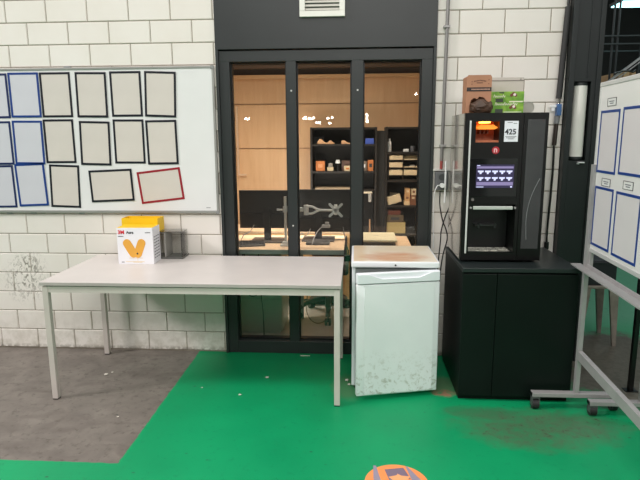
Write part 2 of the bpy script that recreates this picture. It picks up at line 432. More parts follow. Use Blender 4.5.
# ------------------------------------------------------------------ whiteboard on the wall
t = thing('whiteboard', 'large wall mounted whiteboard carrying taped rectangular sheets', 'whiteboard', (-2.2, 0, 1.04))
wx0, wx1, wz0, wz1 = -3.6, -.965, 1.045, 2.030
b = B(); box(b, wx0+.004, wx1-.004, -.016, -.001, wz0+.004, wz1-.004); obj('panel', b, enamel, t)
b = B()
box(b, wx0, wx1, -.022, -.001, wz0-.006, wz0+.012, .002); box(b, wx0, wx1, -.022, -.001, wz1-.006, wz1+.008, .002)
box(b, wx0-.006, wx0+.006, -.0225, -.001, wz0-.006, wz1+.008, .002); box(b, wx1-.009, wx1+.006, -.0225, -.001, wz0-.006, wz1+.008, .002)
obj('frame', b, mat('board_frame', (168, 168, 164), .35, .4), t)
for x, z in ((wx1-.002, wz0+.002), (wx1-.002, wz1)):
    b = B(); box(b, x-.014, x+.010, -.025, -.0228, z-.012, z+.010, .001); obj('corner_cap', b, mat('cap_grey', (140, 142, 140), .4), t)
b = B(); box(b, -1.05, -1.02, -.0168, -.0161, 1.075, 1.079); obj('maker_mark', b, mat('grey_print', (120, 122, 124), .6), t)
for x in (-2.50, -2.32, -1.96, -1.99):
    b = B(); box(b, x-.02, x+.02, -.012, -.001, wz0-.016, wz0-.0065, .001) if x != -1.99 else box(b, -2.0, -1.955, -.014, -.001, wz1+.009, wz1+.018, .001)
    obj('clip', b, alu, t)

navy = mat('navy_frame', (24, 40, 86), .4, var=.05); blue = mat('blue_frame', (18, 58, 130), .4, var=.05)
nblk = mat('black_frame', (14, 18, 30), .4, var=.05); red = mat('red_frame', (150, 22, 40), .4, var=.05)
S = [
 ([(-2.615,1.998),(-2.42,2.006),(-2.425,1.706),(-2.614,1.707)], 'b', 'blue framed lavender sheet cut by the left edge of the picture, top row'),
 ([(-2.398,2.009),(-2.184,2.009),(-2.185,1.711),(-2.403,1.706)], 'b', 'blue framed lavender sheet in the top row, touching a black framed one'),
 ([(-2.177,2.006),(-1.957,2.01),(-1.963,1.709),(-2.178,1.707)], 'k', 'black framed beige sheet in the top row, first right of the blue ones'),
 ([(-1.922,2.006),(-1.704,2.007),(-1.71,1.704),(-1.931,1.705)], 'k', 'black framed beige sheet in the top row, second right of the blue ones'),
 ([(-1.683,2.01),(-1.463,2.013),(-1.462,1.705),(-1.685,1.707)], 'k', 'black framed beige sheet in the top row, second from its right end'),
 ([(-1.439,2.01),(-1.218,2.004),(-1.228,1.696),(-1.452,1.708)], 'k', 'black framed beige sheet at the right end of the top row'),
 ([(-2.625,1.68),(-2.427,1.682),(-2.431,1.386),(-2.624,1.38)], 'b', 'blue framed lavender sheet cut by the left edge of the picture, middle row'),
 ([(-2.398,1.685),(-2.188,1.687),(-2.196,1.386),(-2.409,1.383)], 'b', 'blue framed lavender sheet in the middle row, touching a black framed one'),
 ([(-2.18,1.694),(-1.964,1.695),(-1.966,1.392),(-2.181,1.389)], 'k', 'black framed beige sheet in the middle row, first right of the blue ones'),
 ([(-1.922,1.681),(-1.701,1.68),(-1.71,1.371),(-1.934,1.378)], 'k', 'black framed beige sheet in the middle row, second right of the blue ones'),
 ([(-1.683,1.69),(-1.463,1.691),(-1.465,1.384),(-1.684,1.388)], 'k', 'black framed beige sheet in the middle row, second from its right end'),
 ([(-1.45,1.685),(-1.235,1.69),(-1.227,1.376),(-1.451,1.377)], 'k', 'black framed beige sheet at the right end of the middle row'),
 ([(-2.647,1.373),(-2.436,1.376),(-2.431,1.079),(-2.645,1.075)], 'b', 'blue framed lavender sheet cut by the left edge of the picture, bottom row'),
 ([(-2.416,1.383),(-2.207,1.386),(-2.195,1.098),(-2.408,1.086)], 'b', 'blue framed tilted lavender sheet in the bottom row beside a black framed one'),
 ([(-2.167,1.379),(-1.945,1.378),(-1.96,1.073),(-2.177,1.083)], 'k', 'black framed upright beige sheet in the bottom row of the wall board'),
 ([(-1.883,1.339),(-1.572,1.349),(-1.561,1.127),(-1.872,1.116)], 'k', 'black framed beige sheet lying sideways in the bottom row'),
 ([(-1.541,1.325),(-1.228,1.362),(-1.197,1.139),(-1.509,1.103)], 'r', 'red framed beige sheet hanging tilted at the bottom right of the board'),
]
def sheet(M, w_, h_, fm, pm, lab, group, fw=.0105):
    """A4 window frame; M puts local x right, z up, -y outwards"""
    t = thing('framed_sheet', lab, 'framed sheet', (0, 0, 0), group); t.matrix_world = M; t.location = M.translation
    t.rotation_euler = M.to_euler()
    b = B(); box(b, -w_/2+fw*.8, w_/2-fw*.8, -.0012, -.0002, -h_/2+fw*.8, h_/2-fw*.8); obj('paper', b, pm, t, world=False)
    b = B()
    for a in ((-w_/2, w_/2, -h_/2, -h_/2+fw), (-w_/2, w_/2, h_/2-fw, h_/2), (-w_/2, -w_/2+fw, -h_/2+fw, h_/2-fw), (w_/2-fw, w_/2, -h_/2+fw, h_/2-fw)):
        box(b, a[0], a[1], -.0022, -.0002, a[2], a[3])
    obj('border', b, fm, t, world=False); return t
for i, (q, k, lab) in enumerate(S):
    q = [Vector((a, 0, c)) for a, c in q]; c = sum(q, Vector())/4
    xa = ((q[1]-q[0])+(q[2]-q[3]))/2; ang = math.atan2(xa.z, xa.x)
    if k != 'r': # the uprights lean differently from the tops; average both
        ya = ((q[0]-q[3])+(q[1]-q[2]))/2; ang = (ang+math.atan2(-ya.x, ya.z))/2
    W_, H_ = ((.218, .302), (.312, .225))[xa.length > .27]
    M = Matrix.Translation((c.x, -.0165-(.0022 if i % 2 else 0), c.z)) @ Matrix.Rotation(-ang, 4, 'Y')
    sheet(M, W_, H_, {'b': blue if i % 3 else navy, 'k': nblk, 'r': red}[k], paper_b if k == 'b' else paper, lab, 'framed sheets on the wall whiteboard', .0145)

# ------------------------------------------------------------------ work table
TX0, TX1, TY0, TY1, TZ = -1.842, -.080, -.818, -.053, .74
t = thing('work_table', 'long grey topped table with square metal legs standing against the block wall', 'table', ((TX0+TX1)/2, (TY0+TY1)/2, 0))
b = B(); box(b, TX0, TX1, TY0, TY1, TZ-.022, TZ, .002); obj('tabletop', b, tabletop_m, t)
b = B(); box(b, TX0-.0006, TX1+.0006, TY0-.0008, TY0-.0001, TZ-.020, TZ-.003); obj('edge_band', b, mat('edge_band_grey', (176, 168, 164), .5), t)
b = B()
box(b, TX0+.012, TX1-.008, TY0+.012, TY0+.042, TZ-.066, TZ-.029); obj('rail', b, legpaint, t); b = B(); box(b, TX0+.012, TX1-.008, TY1-.042, TY1-.012, TZ-.066, TZ-.029)
obj('rail', b, legpaint, t)
b = B()
box(b, TX0+.012, TX0+.042, TY0+.043, TY1-.043, TZ-.066, TZ-.029); obj('rail', b, legpaint, t); b = B(); box(b, TX1-.038, TX1-.008, TY0+.043, TY1-.043, TZ-.066, TZ-.029)
obj('rail', b, legpaint, t)
for x in (TX0+.05, (TX0+TX1)/2, TX1-.05):
    for y in (TY0+.03, TY1-.03):
        b = B(); box(b, x-.02, x+.02, y-.012, y+.012, TZ-.0285, TZ-.0222); obj('spacer', b, mat('dark_spacer', (72, 74, 68), .7), t)  # dark grey spacers between tabletop and rails
for x in (TX0+.008, TX1-.040):
    for y in (TY0+.008, TY1-.042):
        b = B(); box(b, x, x+.034, y, y+.034, .006, TZ-.067 if 0 else TZ-.0295, .002)
        l = obj('leg', b, legpaint, t)
        b = B(); box(b, x+.001, x+.033, y+.001, y+.033, 0, .0058); obj('foot_cap', b, blk, l)

# white printed box on the table (with slanted placement)
bx = Matrix.Translation((-1.452, -.262, .7402)) @ Matrix.Rotation(R(2.2), 4, 'Z')
t = thing('white_carton', 'white printed carton with orange ear plug picture standing on the table', 'box', (-1.452, -.262, .7402), rz=R(2.2))
b = B(); w2, d2, hh = .119, .075, .243
box(b, -w2, w2, -d2, d2, 0, hh, .0015); obj('carton', b, mat('white_card', (236, 236, 240), .45, var=.01), t, world=False)
b = B(); box(b, -w2+.002, w2-.002, -d2+.002, d2-.002, hh+.0002, hh+.0012); obj('lid', b, mat('yellow_card', (240, 196, 20), .5, var=.03), t, world=False)
fy = -d2-.0008
b = B(); text_bm(b, '3M', -w2+.008, hh-.040, .034, fy, bold=.0012); obj('lettering', b, mat('print_red', (214, 24, 44), .5), t, world=False)
b = B(); text_bm(b, 'Aura', -w2+.064, hh-.038, .024, fy, bold=.0008)
for k, (x, z, w_) in enumerate(((-w2+.009, hh-.058, .035), (w2-.05, hh-.034, .036), (-w2+.022, .012, .018))): box(b, x, x+w_, fy-.0004, fy, z, z+.004)
obj('lettering', b, mat('print_dark', (50, 54, 60), .5), t, world=False)
b = B()
def capsule(b, p, q, r, y, th=.0006, n=10):
    p = Vector(p); q = Vector(q); d = (q-p).normalized(); nn = Vector((-d.y, d.x)); pts = []
    for k in range(n+1): a = PI/2+PI*k/n; pts.append(p+(d*math.cos(a)+nn*math.sin(a))*r)
    for k in range(n+1): a = -PI/2+PI*k/n; pts.append(q+(d*math.cos(a)+nn*math.sin(a))*r)
    prism(b, [(v.x, v.y) for v in pts], y, y+th)
capsule(b, (-.054, .140), (-.016, .072), .028, fy); capsule(b, (.042, .142), (.014, .070), .027, fy-.0006)
obj('picture', b, mat('print_orange', (232, 170, 66), .5, var=.05), t, world=False)
b = B(); prism(b, [(.004, .07), (.012, .08), (.018, .07), (.012, .064)], fy-.0014, fy-.0008); obj('picture', b, mat('print_dark', (50, 54, 60), .5), t, world=False)
b = B()
for (x0, x1, z) in ((-.045, .045, .040), (-.07, .055, .016), (-.02, .04, .012)): box(b, x0, x1, fy-.0004, fy, z, z+.0022)
box(b, .010, .012, fy-.0004, fy, .024, .040)
obj('picture', b, mat('print_pale_yellow', (226, 196, 130), .6), t, world=False)
b = B()
for k in range(8):
    for j in range(3): box(b, w2, w2+.0006, -.055+j*.038, -.025+j*.038, .035+k*.020, .041+k*.020)
obj('lettering', b, mat('print_grey', (120, 122, 128), .5), t, world=False)

# open yellow box behind it
yel = mat('yellow_card', (240, 196, 20), .5)
t = thing('yellow_carton', 'open topped yellow carton resting on the holder directly behind the white one', 'box', (-1.45, -.12, .9295))
x0, x1, y0, y1, z1 = -1.602, -1.350, -.172, -.045, 1.022
b = B()
hp = [(x0, .9297), (x1, .9297), (x1, z1)] + [(-1.39+.033*math.cos(a), z1-.052+.018*math.sin(a)) for a in ()] + [(x0, z1)]
prism(b, hp, y0, y0+.003)
box(b, x0, x0+.003, y0+.003, y1, .9297, z1); box(b, x1-.003, x1, y0+.003, y1, .9297, z1); box(b, x0+.003, x1-.003, y1-.003, y1, .9297, z1-.001)
box(b, x0+.003, x1-.003, y0+.003, y1-.003, .9297, .9327)
obj('carton', b, yel, t)
b = B(); prism(b, [(-1.475+.036*math.cos(PI*k/10), .968+.010*math.sin(PI*k/10)) for k in range(11)], y0-.0006, y0-.0001)
obj('hand_hole', b, mat('hole_dark', (44, 32, 8), .8), t)

# clear acrylic holder
def acrylic():
    m = bpy.data.materials.new('clear_acrylic'); m.use_nodes = True; nt = m.node_tree; nt.nodes.clear()
    o = nt.nodes.new('ShaderNodeOutputMaterial'); mx = nt.nodes.new('ShaderNodeMixShader'); m2 = nt.nodes.new('ShaderNodeMixShader')
    tr = nt.nodes.new('ShaderNodeBsdfTransparent'); tr.inputs[0].default_value = (.94, .94, .93, 1)
    gl = nt.nodes.new('ShaderNodeBsdfGlossy'); gl.inputs['Roughness'].default_value = .08
    df = nt.nodes.new('ShaderNodeBsdfDiffuse'); df.inputs[0].default_value = (.42, .41, .38, 1)
    fr = nt.nodes.new('ShaderNodeFresnel'); m2.inputs[0].default_value = .10
    nt.links.new(tr.outputs[0], m2.inputs[1]); nt.links.new(df.outputs[0], m2.inputs[2])
    nt.links.new(fr.outputs[0], mx.inputs[0]); nt.links.new(m2.outputs[0], mx.inputs[1]); nt.links.new(gl.outputs[0], mx.inputs[2])
    nt.links.new(mx.outputs[0], o.inputs[0]); return m
acr = acrylic()
t = thing('acrylic_holder', 'smoky clear plastic holder on a dark grey base, carrying the yellow carton', 'holder', (-1.35, -.1, .7402))
b = B(); box(b, -1.61, -1.185, -.175, -.025, .7402, .753, .003); obj('base', b, mat('dark_grey_plastic', (92, 92, 88), .4), t)
b = B(); box(b, -1.312, -1.304, -.170, -.030, .7534, .925); obj('side_panel', b, mat('grey_side', (150, 148, 142), .4), t); b = B(); box(b, -1.608, -1.604, -.170, -.030, .7534, .925); obj('side_panel', b, mat('grey_side', (150, 148, 142), .4), t)
b = B(); box(b, -1.303, -1.192, -.034, -.030, .7534, .925); obj('back_panel', b, acr, t)
b = B(); box(b, -1.608, -1.190, -.170, -.030, .9254, .929); obj('shelf', b, acr, t)
b = B(); box(b, -1.196, -1.192, -.165, -.036, .7534, .925); obj('side_panel', b, acr, t)

# ------------------------------------------------------------------ fridge
fw = mat('fridge_white', (234, 236, 240), .35, var=.03, scale=3)
fw2 = NT('fridge_door_white', .35)
n = fw2.noise(30, 5, .7, dist=.5); nl = fw2.noise(3, 4)
z = fw2.sep.outputs[2]
c = fw2.mix(fw2.ramp(nl, .3, .7), (232, 236, 238), (240, 242, 244))
c = fw2.mix(fw2.math('MULTIPLY', fw2.ramp(z, .02, .34, .9, 0), fw2.ramp(n, .52, .66)), c, (160, 158, 142))
fw2.color(c); fw2.bump(n, .2, .003); fw2 = fw2.m
t = thing('fridge', 'small white fridge with its door ajar and a stained tan top', 'fridge', (.24, -.35, 0))
b = B(); box(b, -.020, .488, -.575, -.115, .025, .800, .006); obj('body', b, fw, t)
for x in (.01, .455):
    for y in (-.54, -.15):
        b = B(); cyl(b, (x, y, 0), (x, y, .025), .016, n=12); obj('foot', b, blk, t)
b = B(); box(b, -.024, .498, -.615, -.110, .7955, .832, .007, 3); top = obj('top', b, mat('fridge_top_white', (232, 234, 236), .35, var=.01), t, smooth=True)
tm = NT('stained_top', .35)
x, y = tm.sep.outputs[0], tm.sep.outputs[1]
n1 = tm.noise(7, 5, .6, tm.scaled(1, 2.2, 1), .6); n2 = tm.noise(2.5, 3)
dx = tm.math('DIVIDE', tm.math('SUBTRACT', x, -.01), .20); dy = tm.math('DIVIDE', tm.math('ADD', y, .12), .14)
d = tm.math('ADD', tm.math('ADD', tm.math('MULTIPLY', dx, dx), tm.math('MULTIPLY', dy, dy)), tm.math('MULTIPLY', tm.math('SUBTRACT', n1, .5), 2.4))
c = tm.mix(tm.ramp(n2, .35, .65), (224, 206, 174), (232, 224, 208))
ns = tm.noise(6, 5, .65, tm.scaled(.5, 4, 1), .5)
c = tm.mix(tm.math('MULTIPLY', tm.ramp(d, .2, 1.4, 1, 0), tm.ramp(ns, .36, .6, .35, .95)), c, (200, 132, 82))
c = tm.mix(tm.ramp(x, -.20, -.16, .5, 0), c, (214, 178, 128))
tm.color(c)
b = B(); box(b, -.010, .485, -.603, -.122, .8322, .8340); obj('top_inlay', b, tm.m, t)
b = B(); cyl(b, (.238, -.6152, .812), (.238, -.6175, .812), .0055, n=14); obj('badge', b, blk, t)
b = B(); box(b, .0, .48, -.585, -.576, .035, .785); obj('seal', b, mat('seal_grey', (130, 134, 134), .6), t)
# door, hinged at its right side
hingex, hingey = .494, -.590
ang = math.atan2(.118, .505)
D = thing('door', None, None, (0, 0, 0)); D.parent = t; D.location = (hingex-.24, hingey+.35, 0); D.rotation_euler = (0, 0, ang)
bpy.data.objects.remove(D)
Md = Matrix.Translation((hingex, hingey, 0)) @ Matrix.Rotation(ang, 4, 'Z')
DW = .506
b = B()
# front profile: flat panel with chamfered sides, and an angled grip shelf at the head
box(b, -DW, 0, -.036, 0, .030, .720, .008, 3)
# raised middle field
fl = [(-DW+.045, .040), (-.035, .040), (-.035, .718), (-DW+.045, .718)]
bmesh.ops.transform(b, matrix=Md, verts=b.verts)
door = obj('door', b, fw2, t, smooth=True)
b = B(); prism(b, fl, -.0405, -.0362); bmesh.ops.transform(b, matrix=Md, verts=b.verts); obj('door_field', b, fw2, door, bev=.002)
b = B()
box(b, -DW, 0, -.030, 0, .7225, .786, .006, 2)
prism(b, [(-DW+.006, .727), (-.006, .727), (-.006, .782), (-.05, .782), (-.13, .752), (-DW+.15, .752), (-DW+.07, .782), (-DW+.006, .782)], -.044, -.0305)
bmesh.ops.transform(b, matrix=Md, verts=b.verts); obj('handle', b, mat('handle_white', (236, 240, 244), .35, var=.01), door, bev=.002)
b = B(); box(b, -DW+.01, -.01, -.028, -.002, .7200, .7225); bmesh.ops.transform(b, matrix=Md, verts=b.verts); obj('joint_line', b, mat('seal_grey', (130, 134, 134), .6), door)

# ------------------------------------------------------------------ black cabinet
CX0, CX1, CY0, CY1, CZ = .615, 1.275, -.70, -.065, .82
t = thing('storage_cabinet', 'black two door cabinet carrying the coffee machine', 'cabinet', ((CX0+CX1)/2, (CY0+CY1)/2, 0))
b = B(); box(b, CX0+.003, CX1-.003, CY0+.022, CY1, .03, CZ-.028, .002); box(b, CX0+.01, CX1-.01, CY0+.035, CY1, 0, .03)
obj('body', b, black_m, t)
b = B(); box(b, CX0, CX1, CY0, CY1, CZ-.026, CZ, .003); obj('top', b, mat('black_top', (32, 40, 40), .38, var=.08, scale=7), t)
split = .815
for x0, x1 in ((CX0+.004, split-.0015), (split+.0015, CX1-.004)):
    b = B(); box(b, x0, x1, CY0+.003, CY0+.0215, .035, CZ-.036, .002); obj('door', b, black_m, t)

# ------------------------------------------------------------------ coffee machine
MX0, MX1, MY0, MY1, MZ0, MZ1 = .625, 1.092, -.550, -.085, .8202, 1.693
t = thing('coffee_machine', 'tall black coffee vending machine with lit touchscreen on the black cabinet', 'coffee machine', ((MX0+MX1)/2, (MY0+MY1)/2, MZ0))
NX0, NX1, NZ0, NZ1 = .668, .935, .882, 1.168      # cup niche
HX0, HX1, HZ0, HZ1 = .686, .818, 1.527, 1.645     # bean hopper window
b = B()
box(b, MX0+.006, MX1, MY0+.30, MY1, MZ0+.012, MZ1)          # rear block
box(b, MX0+.006, NX0, MY0+.03, MY0+.30, MZ0+.012, MZ1)      # left cheek
box(b, NX1, MX1, MY0+.03, MY0+.30, MZ0+.012, MZ1)           # right side
box(b, NX0, NX1, MY0+.03, MY0+.30, MZ0+.012, NZ0-.012)
box(b, NX0, NX1, MY0+.03, MY0+.30, NZ1, HZ0)
box(b, NX0, HX0, MY0+.03, MY0+.30, HZ0, MZ1); box(b, HX1, NX1, MY0+.03, MY0+.30, HZ0, MZ1); box(b, HX0, HX1, MY0+.03, MY0+.30, HZ1, MZ1)
obj('body', b, blk, t)
for x in (MX0+.04, MX1-.04):
    for y in (MY0+.05, MY1-.05):
        b = B(); cyl(b, (x, y, MZ0), (x, y, MZ0+.012), .015, n=12); obj('foot', b, rubber, t)
b = B(); box(b, MX0, MX0+.0055, MY0+.018, MY1, MZ0+.012, MZ1, .001); obj('side_panel', b, mat('side_gloss', (196, 191, 182), .10, .7, var=.03), t)
# front: door with niche opening
b = B(); dx1 = .953
for a in ((MX0+.0, NX0+.002, MZ0+.014, MZ1), (NX1-.002, dx1, MZ0+.014, MZ1), (NX0+.002, NX1-.002, MZ0+.014, NZ0), (NX0+.002, NX1-.002, NZ1, HZ0-.0), (NX0+.002, HX0, HZ0, HZ1), (HX1, NX1-.002, HZ0, HZ1), (NX0+.002, NX1-.002, HZ1, MZ1)):
    box(b, a[0], a[1], MY0, MY0+.0295, a[2], a[3])
fd = obj('front_door', b, mat('front_black', (5, 6, 6), .32, var=.05, spec=.4), t)
b = B(); box(b, .645, .931, MY0-.004, MY0-.0005, 1.215, 1.435, .001); scr = obj('screen_bezel', b, blk_gloss, t)
scm = NT('screen_image', .3); scm.b.inputs['Base Color'].default_value = (.02, .02, .03, 1)
# screen: lavender panel, 2 x 5 white cups
scx0, scx1, scz0, scz1 = .697, .913, 1.266, 1.400
def em(name, rgb, s): return mat(name, tuple(int(v*.5) for v in rgb), .3, emit=rgb, estr=s, var=0)
b = B(); box(b, scx0, scx1, MY0-.0052, MY0-.0044, scz0, scz1); sc = obj('screen', b, em('screen_dark', (50, 44, 78), .55), t)
b = B()
box(b, scx0+.004, scx1-.004, MY0-.0056, MY0-.0053, scz1-.022, scz1-.010)
box(b, scx0+.004, scx1-.004, MY0-.0056, MY0-.0053, scz0+.014, scz0+.034)
obj('screen_band', b, em('screen_lilac', (150, 138, 186), .5), sc)
b = B()
for r_ in range(2):
    for k in range(5):
        cx = scx0+.026+k*.041; cz = scz1-.044-r_*.038
        prism(b, [(cx-.017, cz+.010), (cx+.017, cz+.010), (cx+.015, cz+.001), (cx+.006, cz-.001), (cx+.004, cz-.010), (cx-.006, cz-.010), (cx-.006, cz-.001), (cx-.016, cz+.001)], MY0-.0058, MY0-.0053)
box(b, scx1-.018, scx1-.008, MY0-.0058, MY0-.0053, scz0+.002, scz0+.010); box(b, scx0+.004, scx0+.045, MY0-.0058, MY0-.0053, scz0+.003, scz0+.007)
box(b, scx0+.004, scx0+.022, MY0-.0058, MY0-.0053, scz1-.007, scz1-.003)
obj('screen_icon', b, em('screen_white', (200, 204, 240), .85), sc)
# hopper window: lit copper compartment
cop = mat('copper_inside', (176, 100, 66), .5, var=.12, scale=30)
b = B(); box(b, HX0, HX1, MY0+.13, MY0+.134, HZ0, HZ1); box(b, HX0, HX1, MY0+.01, MY0+.13, HZ0, HZ0+.012); obj('hopper', b, cop, t)
b = B()
for k in range(3): box(b, HX0+.034+k*.022, HX0+.042+k*.022, MY0+.06, MY0+.129, HZ0+.05, HZ0+.085)
obj('dispenser', b, mat('brown_plastic', (96, 50, 30), .5), t)
b = B(); box(b, HX0+.035, HX1-.045, MY0+.03, MY0+.10, HZ1-.008, HZ1-.001); obj('hopper_lamp', b, mat('amber_lamp', (255, 150, 60), .5, emit=(255, 150, 60), estr=7.), t)
b = B(); prism(b, [(HX0+.004, HZ1-.034), (HX0+.03, HZ1-.018), (HX1-.03, HZ1-.018), (HX1-.004, HZ1-.034), (HX1-.02, HZ1-.044), (HX0+.02, HZ1-.044)], MY0+.02, MY0+.12); obj('shade', b, mat('amber_shade', (250, 140, 40), .5, emit=(255, 130, 30), estr=.6), t)
# price card
b = B(); box(b, .846, .924, MY0-.0018, MY0-.0003, 1.530, 1.647); pc = obj('price_card', b, mat('card_white', (230, 232, 238), .5, var=.01), t)
b = B(); text_bm(b, '425', .849, 1.572, .043, MY0-.0024, bold=.001)
for z_, a, c_ in ((1.637, .862, .890), (1.632, .895, .915), (1.558, .853, .915), (1.545, .868, .900), (1.551, .857, .908)): box(b, a, c_, MY0-.0024, MY0-.0019, z_, z_+.0025)
obj('lettering', b, mat('print_dark', (50, 54, 60), .5), pc)
# round red emblem with a pale arch
b = B(); cyl(b, (.803, MY0-.0003, 1.482), (.803, MY0-.002, 1.482), .021, n=28); lg = obj('emblem', b, mat('emblem_red', (176, 30, 44), .4), t)
b = B()
text_bm(b, 'n', .7905, 1.471, .044, MY0-.0028, bold=.0012)
obj('emblem_mark', b, mat('emblem_pale', (236, 190, 196), .5), lg)
# chrome edge of the door
b = B(); box(b, MX0+.024, MX0+.034, MY0-.006, MY0-.0003, .875, 1.650, .002); obj('chrome_strip', b, mat('bright_trim', (232, 232, 230), .25, .3), t)
# niche lining and delivery
b = B(); box(b, NX0+.003, NX1-.003, MY0+.165, MY0+.172, NZ0-.003, NZ1-.003); obj('niche_back', b, mat('niche_black', (14, 16, 17), .35), t)
b = B(); box(b, NX0+.020, NX1-.020, MY0-.016, MY0-.0005, 1.139, 1.159, .003); obj('handle', b, mat('pale_bar', (198, 202, 196), .3, .2), t)
for x in (NX0+.007, NX1-.006):
    b = B(); cyl(b, (x, MY0-.0005, 1.149), (x, MY0-.009, 1.149), .0065, n=12); obj('screw', b, galv, t)
b = B(); cyl(b, (NX0+.015, MY0-.0005, 1.197), (NX0+.015, MY0-.008, 1.197), .009, n=16); obj('lock', b, chrome, t)
b = B(); box(b, NX0+.06, NX1-.08, MY0+.10, MY0+.164, 1.025, 1.032)
for x in (NX0+.08, NX1-.09): cyl(b, (x, MY0+.10, 1.012), (x, MY0+.10, 1.04), .006, n=10)
obj('spout', b, mat('spout_grey', (70, 72, 72), .3, .5), t)
b = B()
box(b, NX0+.006, NX1-.006, MY0+.030, MY0+.160, NZ0-.010, NZ0-.004)
for k in range(15):
    x = NX0+.014+k*.0165; box(b, x, x+.009, MY0+.034, MY0+.155, NZ0-.0038, NZ0+.001)
for k in range(3): box(b, NX0+.010, NX1-.010, MY0+.04+k*.045, MY0+.048+k*.045, NZ0+.0012, NZ0+.003)
obj('drip_tray', b, mat('tray_steel', (226, 222, 208), .35, .2, var=.4, scale=45), t)
# right column panel
b = B(); box(b, dx1+.003, MX1, MY0+.001, MY0+.0295, MZ0+.014, MZ1); obj('side_door', b, mat('front_black', (22, 24, 25), .3), t)
b = B(); box(b, dx1+.022, MX1-.018, MY0-.003, MY0+.0005, .905, 1.655, .001); ip = obj('panel_inlay', b, mat('smoked_inlay', (62, 63, 64), .16, var=.06), t)
b = B(); tube(b, [(1.062, MY0-.004, 1.32), (1.02, MY0-.004, 1.22), (.998, MY0-.004, 1.10), (1.004, MY0-.004, .96)], .0016, 6); obj('swoosh', b, mat('swoosh_grey', (130, 132, 134), .4), ip)

# ------------------------------------------------------------------ things on top of the machine
t = thing('brown_carton', 'tall brown cardboard carton with a torn opening on top of the coffee machine', 'box', (.72, -.36, MZ1))
kraft = mat('kraft_board', (178, 128, 98), .65, var=.05)
b = B(); x0, x1, y0, y1, z1 = .648, .793, -.42, -.30, 1.915
b2h = 0
op = [(x0+.02, MZ1+.045), (x0+.028, MZ1+.078), (x0+.045, MZ1+.092), (x0+.065, MZ1+.084), (x0+.075, MZ1+.098), (x0+.1, MZ1+.094), (x0+.122, MZ1+.072), (x1-.001, MZ1+.05)]
# front face around the opening (left strip, top part with jagged edge, low lip)
prism(b, [(x0, MZ1+.0005), (x0+.02, MZ1+.0005)]+op+[(x1, MZ1+.055), (x1, z1-.012), (x1-.008, z1), (x0+.008, z1), (x0, z1-.012)], y0, y0+.003)
box(b, x0, x0+.003, y0+.003, y1, MZ1+.0005, z1-.01); box(b, x1-.003, x1, y0+.003, y1, MZ1+.0005, z1-.01); box(b, x0+.003, x1-.003, y1-.003, y1, MZ1+.0005, z1-.01)
box(b, x0+.003, x1-.003, y0+.003, y1-.003, MZ1+.0005, MZ1+.0035); box(b, x0+.002, x1-.002, y0+.003, y1, z1-.010, z1-.007)
obj('carton', b, kraft, t)
b = B(); box(b, x0+.001, x1-.001, y0-.0012, y0-.0003, 1.822, 1.845); obj('printed_band', b, mat('band_dark', (46, 36, 34), .6), t)
b = B()
for k in range(14): box(b, x0+.028+k*.0078, x0+.0335+k*.0078, y0-.0020, y0-.0013, 1.830, 1.837)
obj('lettering', b, mat('band_print', (190, 150, 130), .6), t)
b = B()
for k in range(9): box(b, x0+.042+k*.008, x0+.047+k*.008, y0-.0012, y0-.0003, 1.882-abs(k-4)*.0012, 1.888-abs(k-4)*.0012)
for k in range(5): box(b, x0+.058+k*.007, x0+.063+k*.007, y0-.0012, y0-.0003, 1.868, 1.873)
for (xx, zz) in ((x0+.028, 1.875), (x0+.125, 1.885), (x0+.028, 1.86), (x0+.125, 1.862)): box(b, xx, xx+.004, y0-.0012, y0-.0003, zz, zz+.006)
obj('lettering', b, mat('kraft_print', (96, 60, 48), .6), t)
t2 = thing('brown_bag', 'dark brown crumpled bag poking from the torn brown carton', 'bag', (.73, -.40, MZ1))
b = B(); bmesh.ops.create_icosphere(b, subdivisions=3, radius=1)
rb_ = random.Random(11)
for v_ in b.verts:
    n_ = 1+rb_.uniform(-.09, .09)
    x_, y_, z_ = v_.co
    top = 1+.28*math.cos(7*x_+.6) if z_ > .2 else 1
    v_.co = Vector((math.copysign(abs(x_)**.7, x_)*.066*n_, y_*.030*n_, max(z_, -.85)*.040*top*n_))+Vector((.733, -.452, MZ1+.04))
mz = min(v_.co.z for v_ in b.verts)
for v_ in b.verts: v_.co.z += MZ1+.0006-mz
obj('bag', b, mat('dark_brown_foil', (74, 52, 36), .5, var=.25, scale=20), t2)
# pale panel carton behind the green box
b = B(); box(b, .815, 1.020, -.268, -.19, MZ1+.0005, 1.915, .002)
t = thing('grey_carton', 'pale grey carton standing behind the green box on the coffee machine', 'box', (.917, -.23, MZ1)); obj('carton', b, mat('pale_grey_card', (196, 188, 180), .6), t)
b = B(); box(b, .816, 1.019, -.2700, -.2685, 1.893, 1.897); cyl(b, (1.0, -.2685, 1.903), (1.0, -.2710, 1.903), .0035, n=10); obj('flap_line', b, mat('flap_grey', (120, 112, 106), .6), t)
t = thing('green_carton', 'bright green printed carton in the middle of the coffee machine top', 'box', (.905, -.34, MZ1))
gx0, gx1, gy, gz1 = .797, .993, -.385, 1.822
grn = NT('green_print', .4); ng = grn.noise(16, 4, .6, dist=.8)
grn.color(grn.mix(grn.ramp(ng, .4, .62), (96, 150, 44), (146, 190, 66))); grn = grn.m
b = B(); box(b, gx0, gx1, gy, -.275, MZ1+.0005, gz1, .0015); obj('carton', b, grn, t)
b = B()
for (sx_, sz_, n_, h_) in ((gx0+.018, gz1-.034, 7, .017), (gx0+.028, gz1-.080, 13, .019)):   # blurred script, unreadable in the photo
    prev = None
    for k in range(n_*2):
        p_ = Vector((sx_+k*.0052, gy-.0006, sz_+(h_*(1 if k % 5 == 1 else .6) if k % 2 else 0)))
        if prev is not None: bar(b, prev, p_, .0006, .0030)
        prev = p_
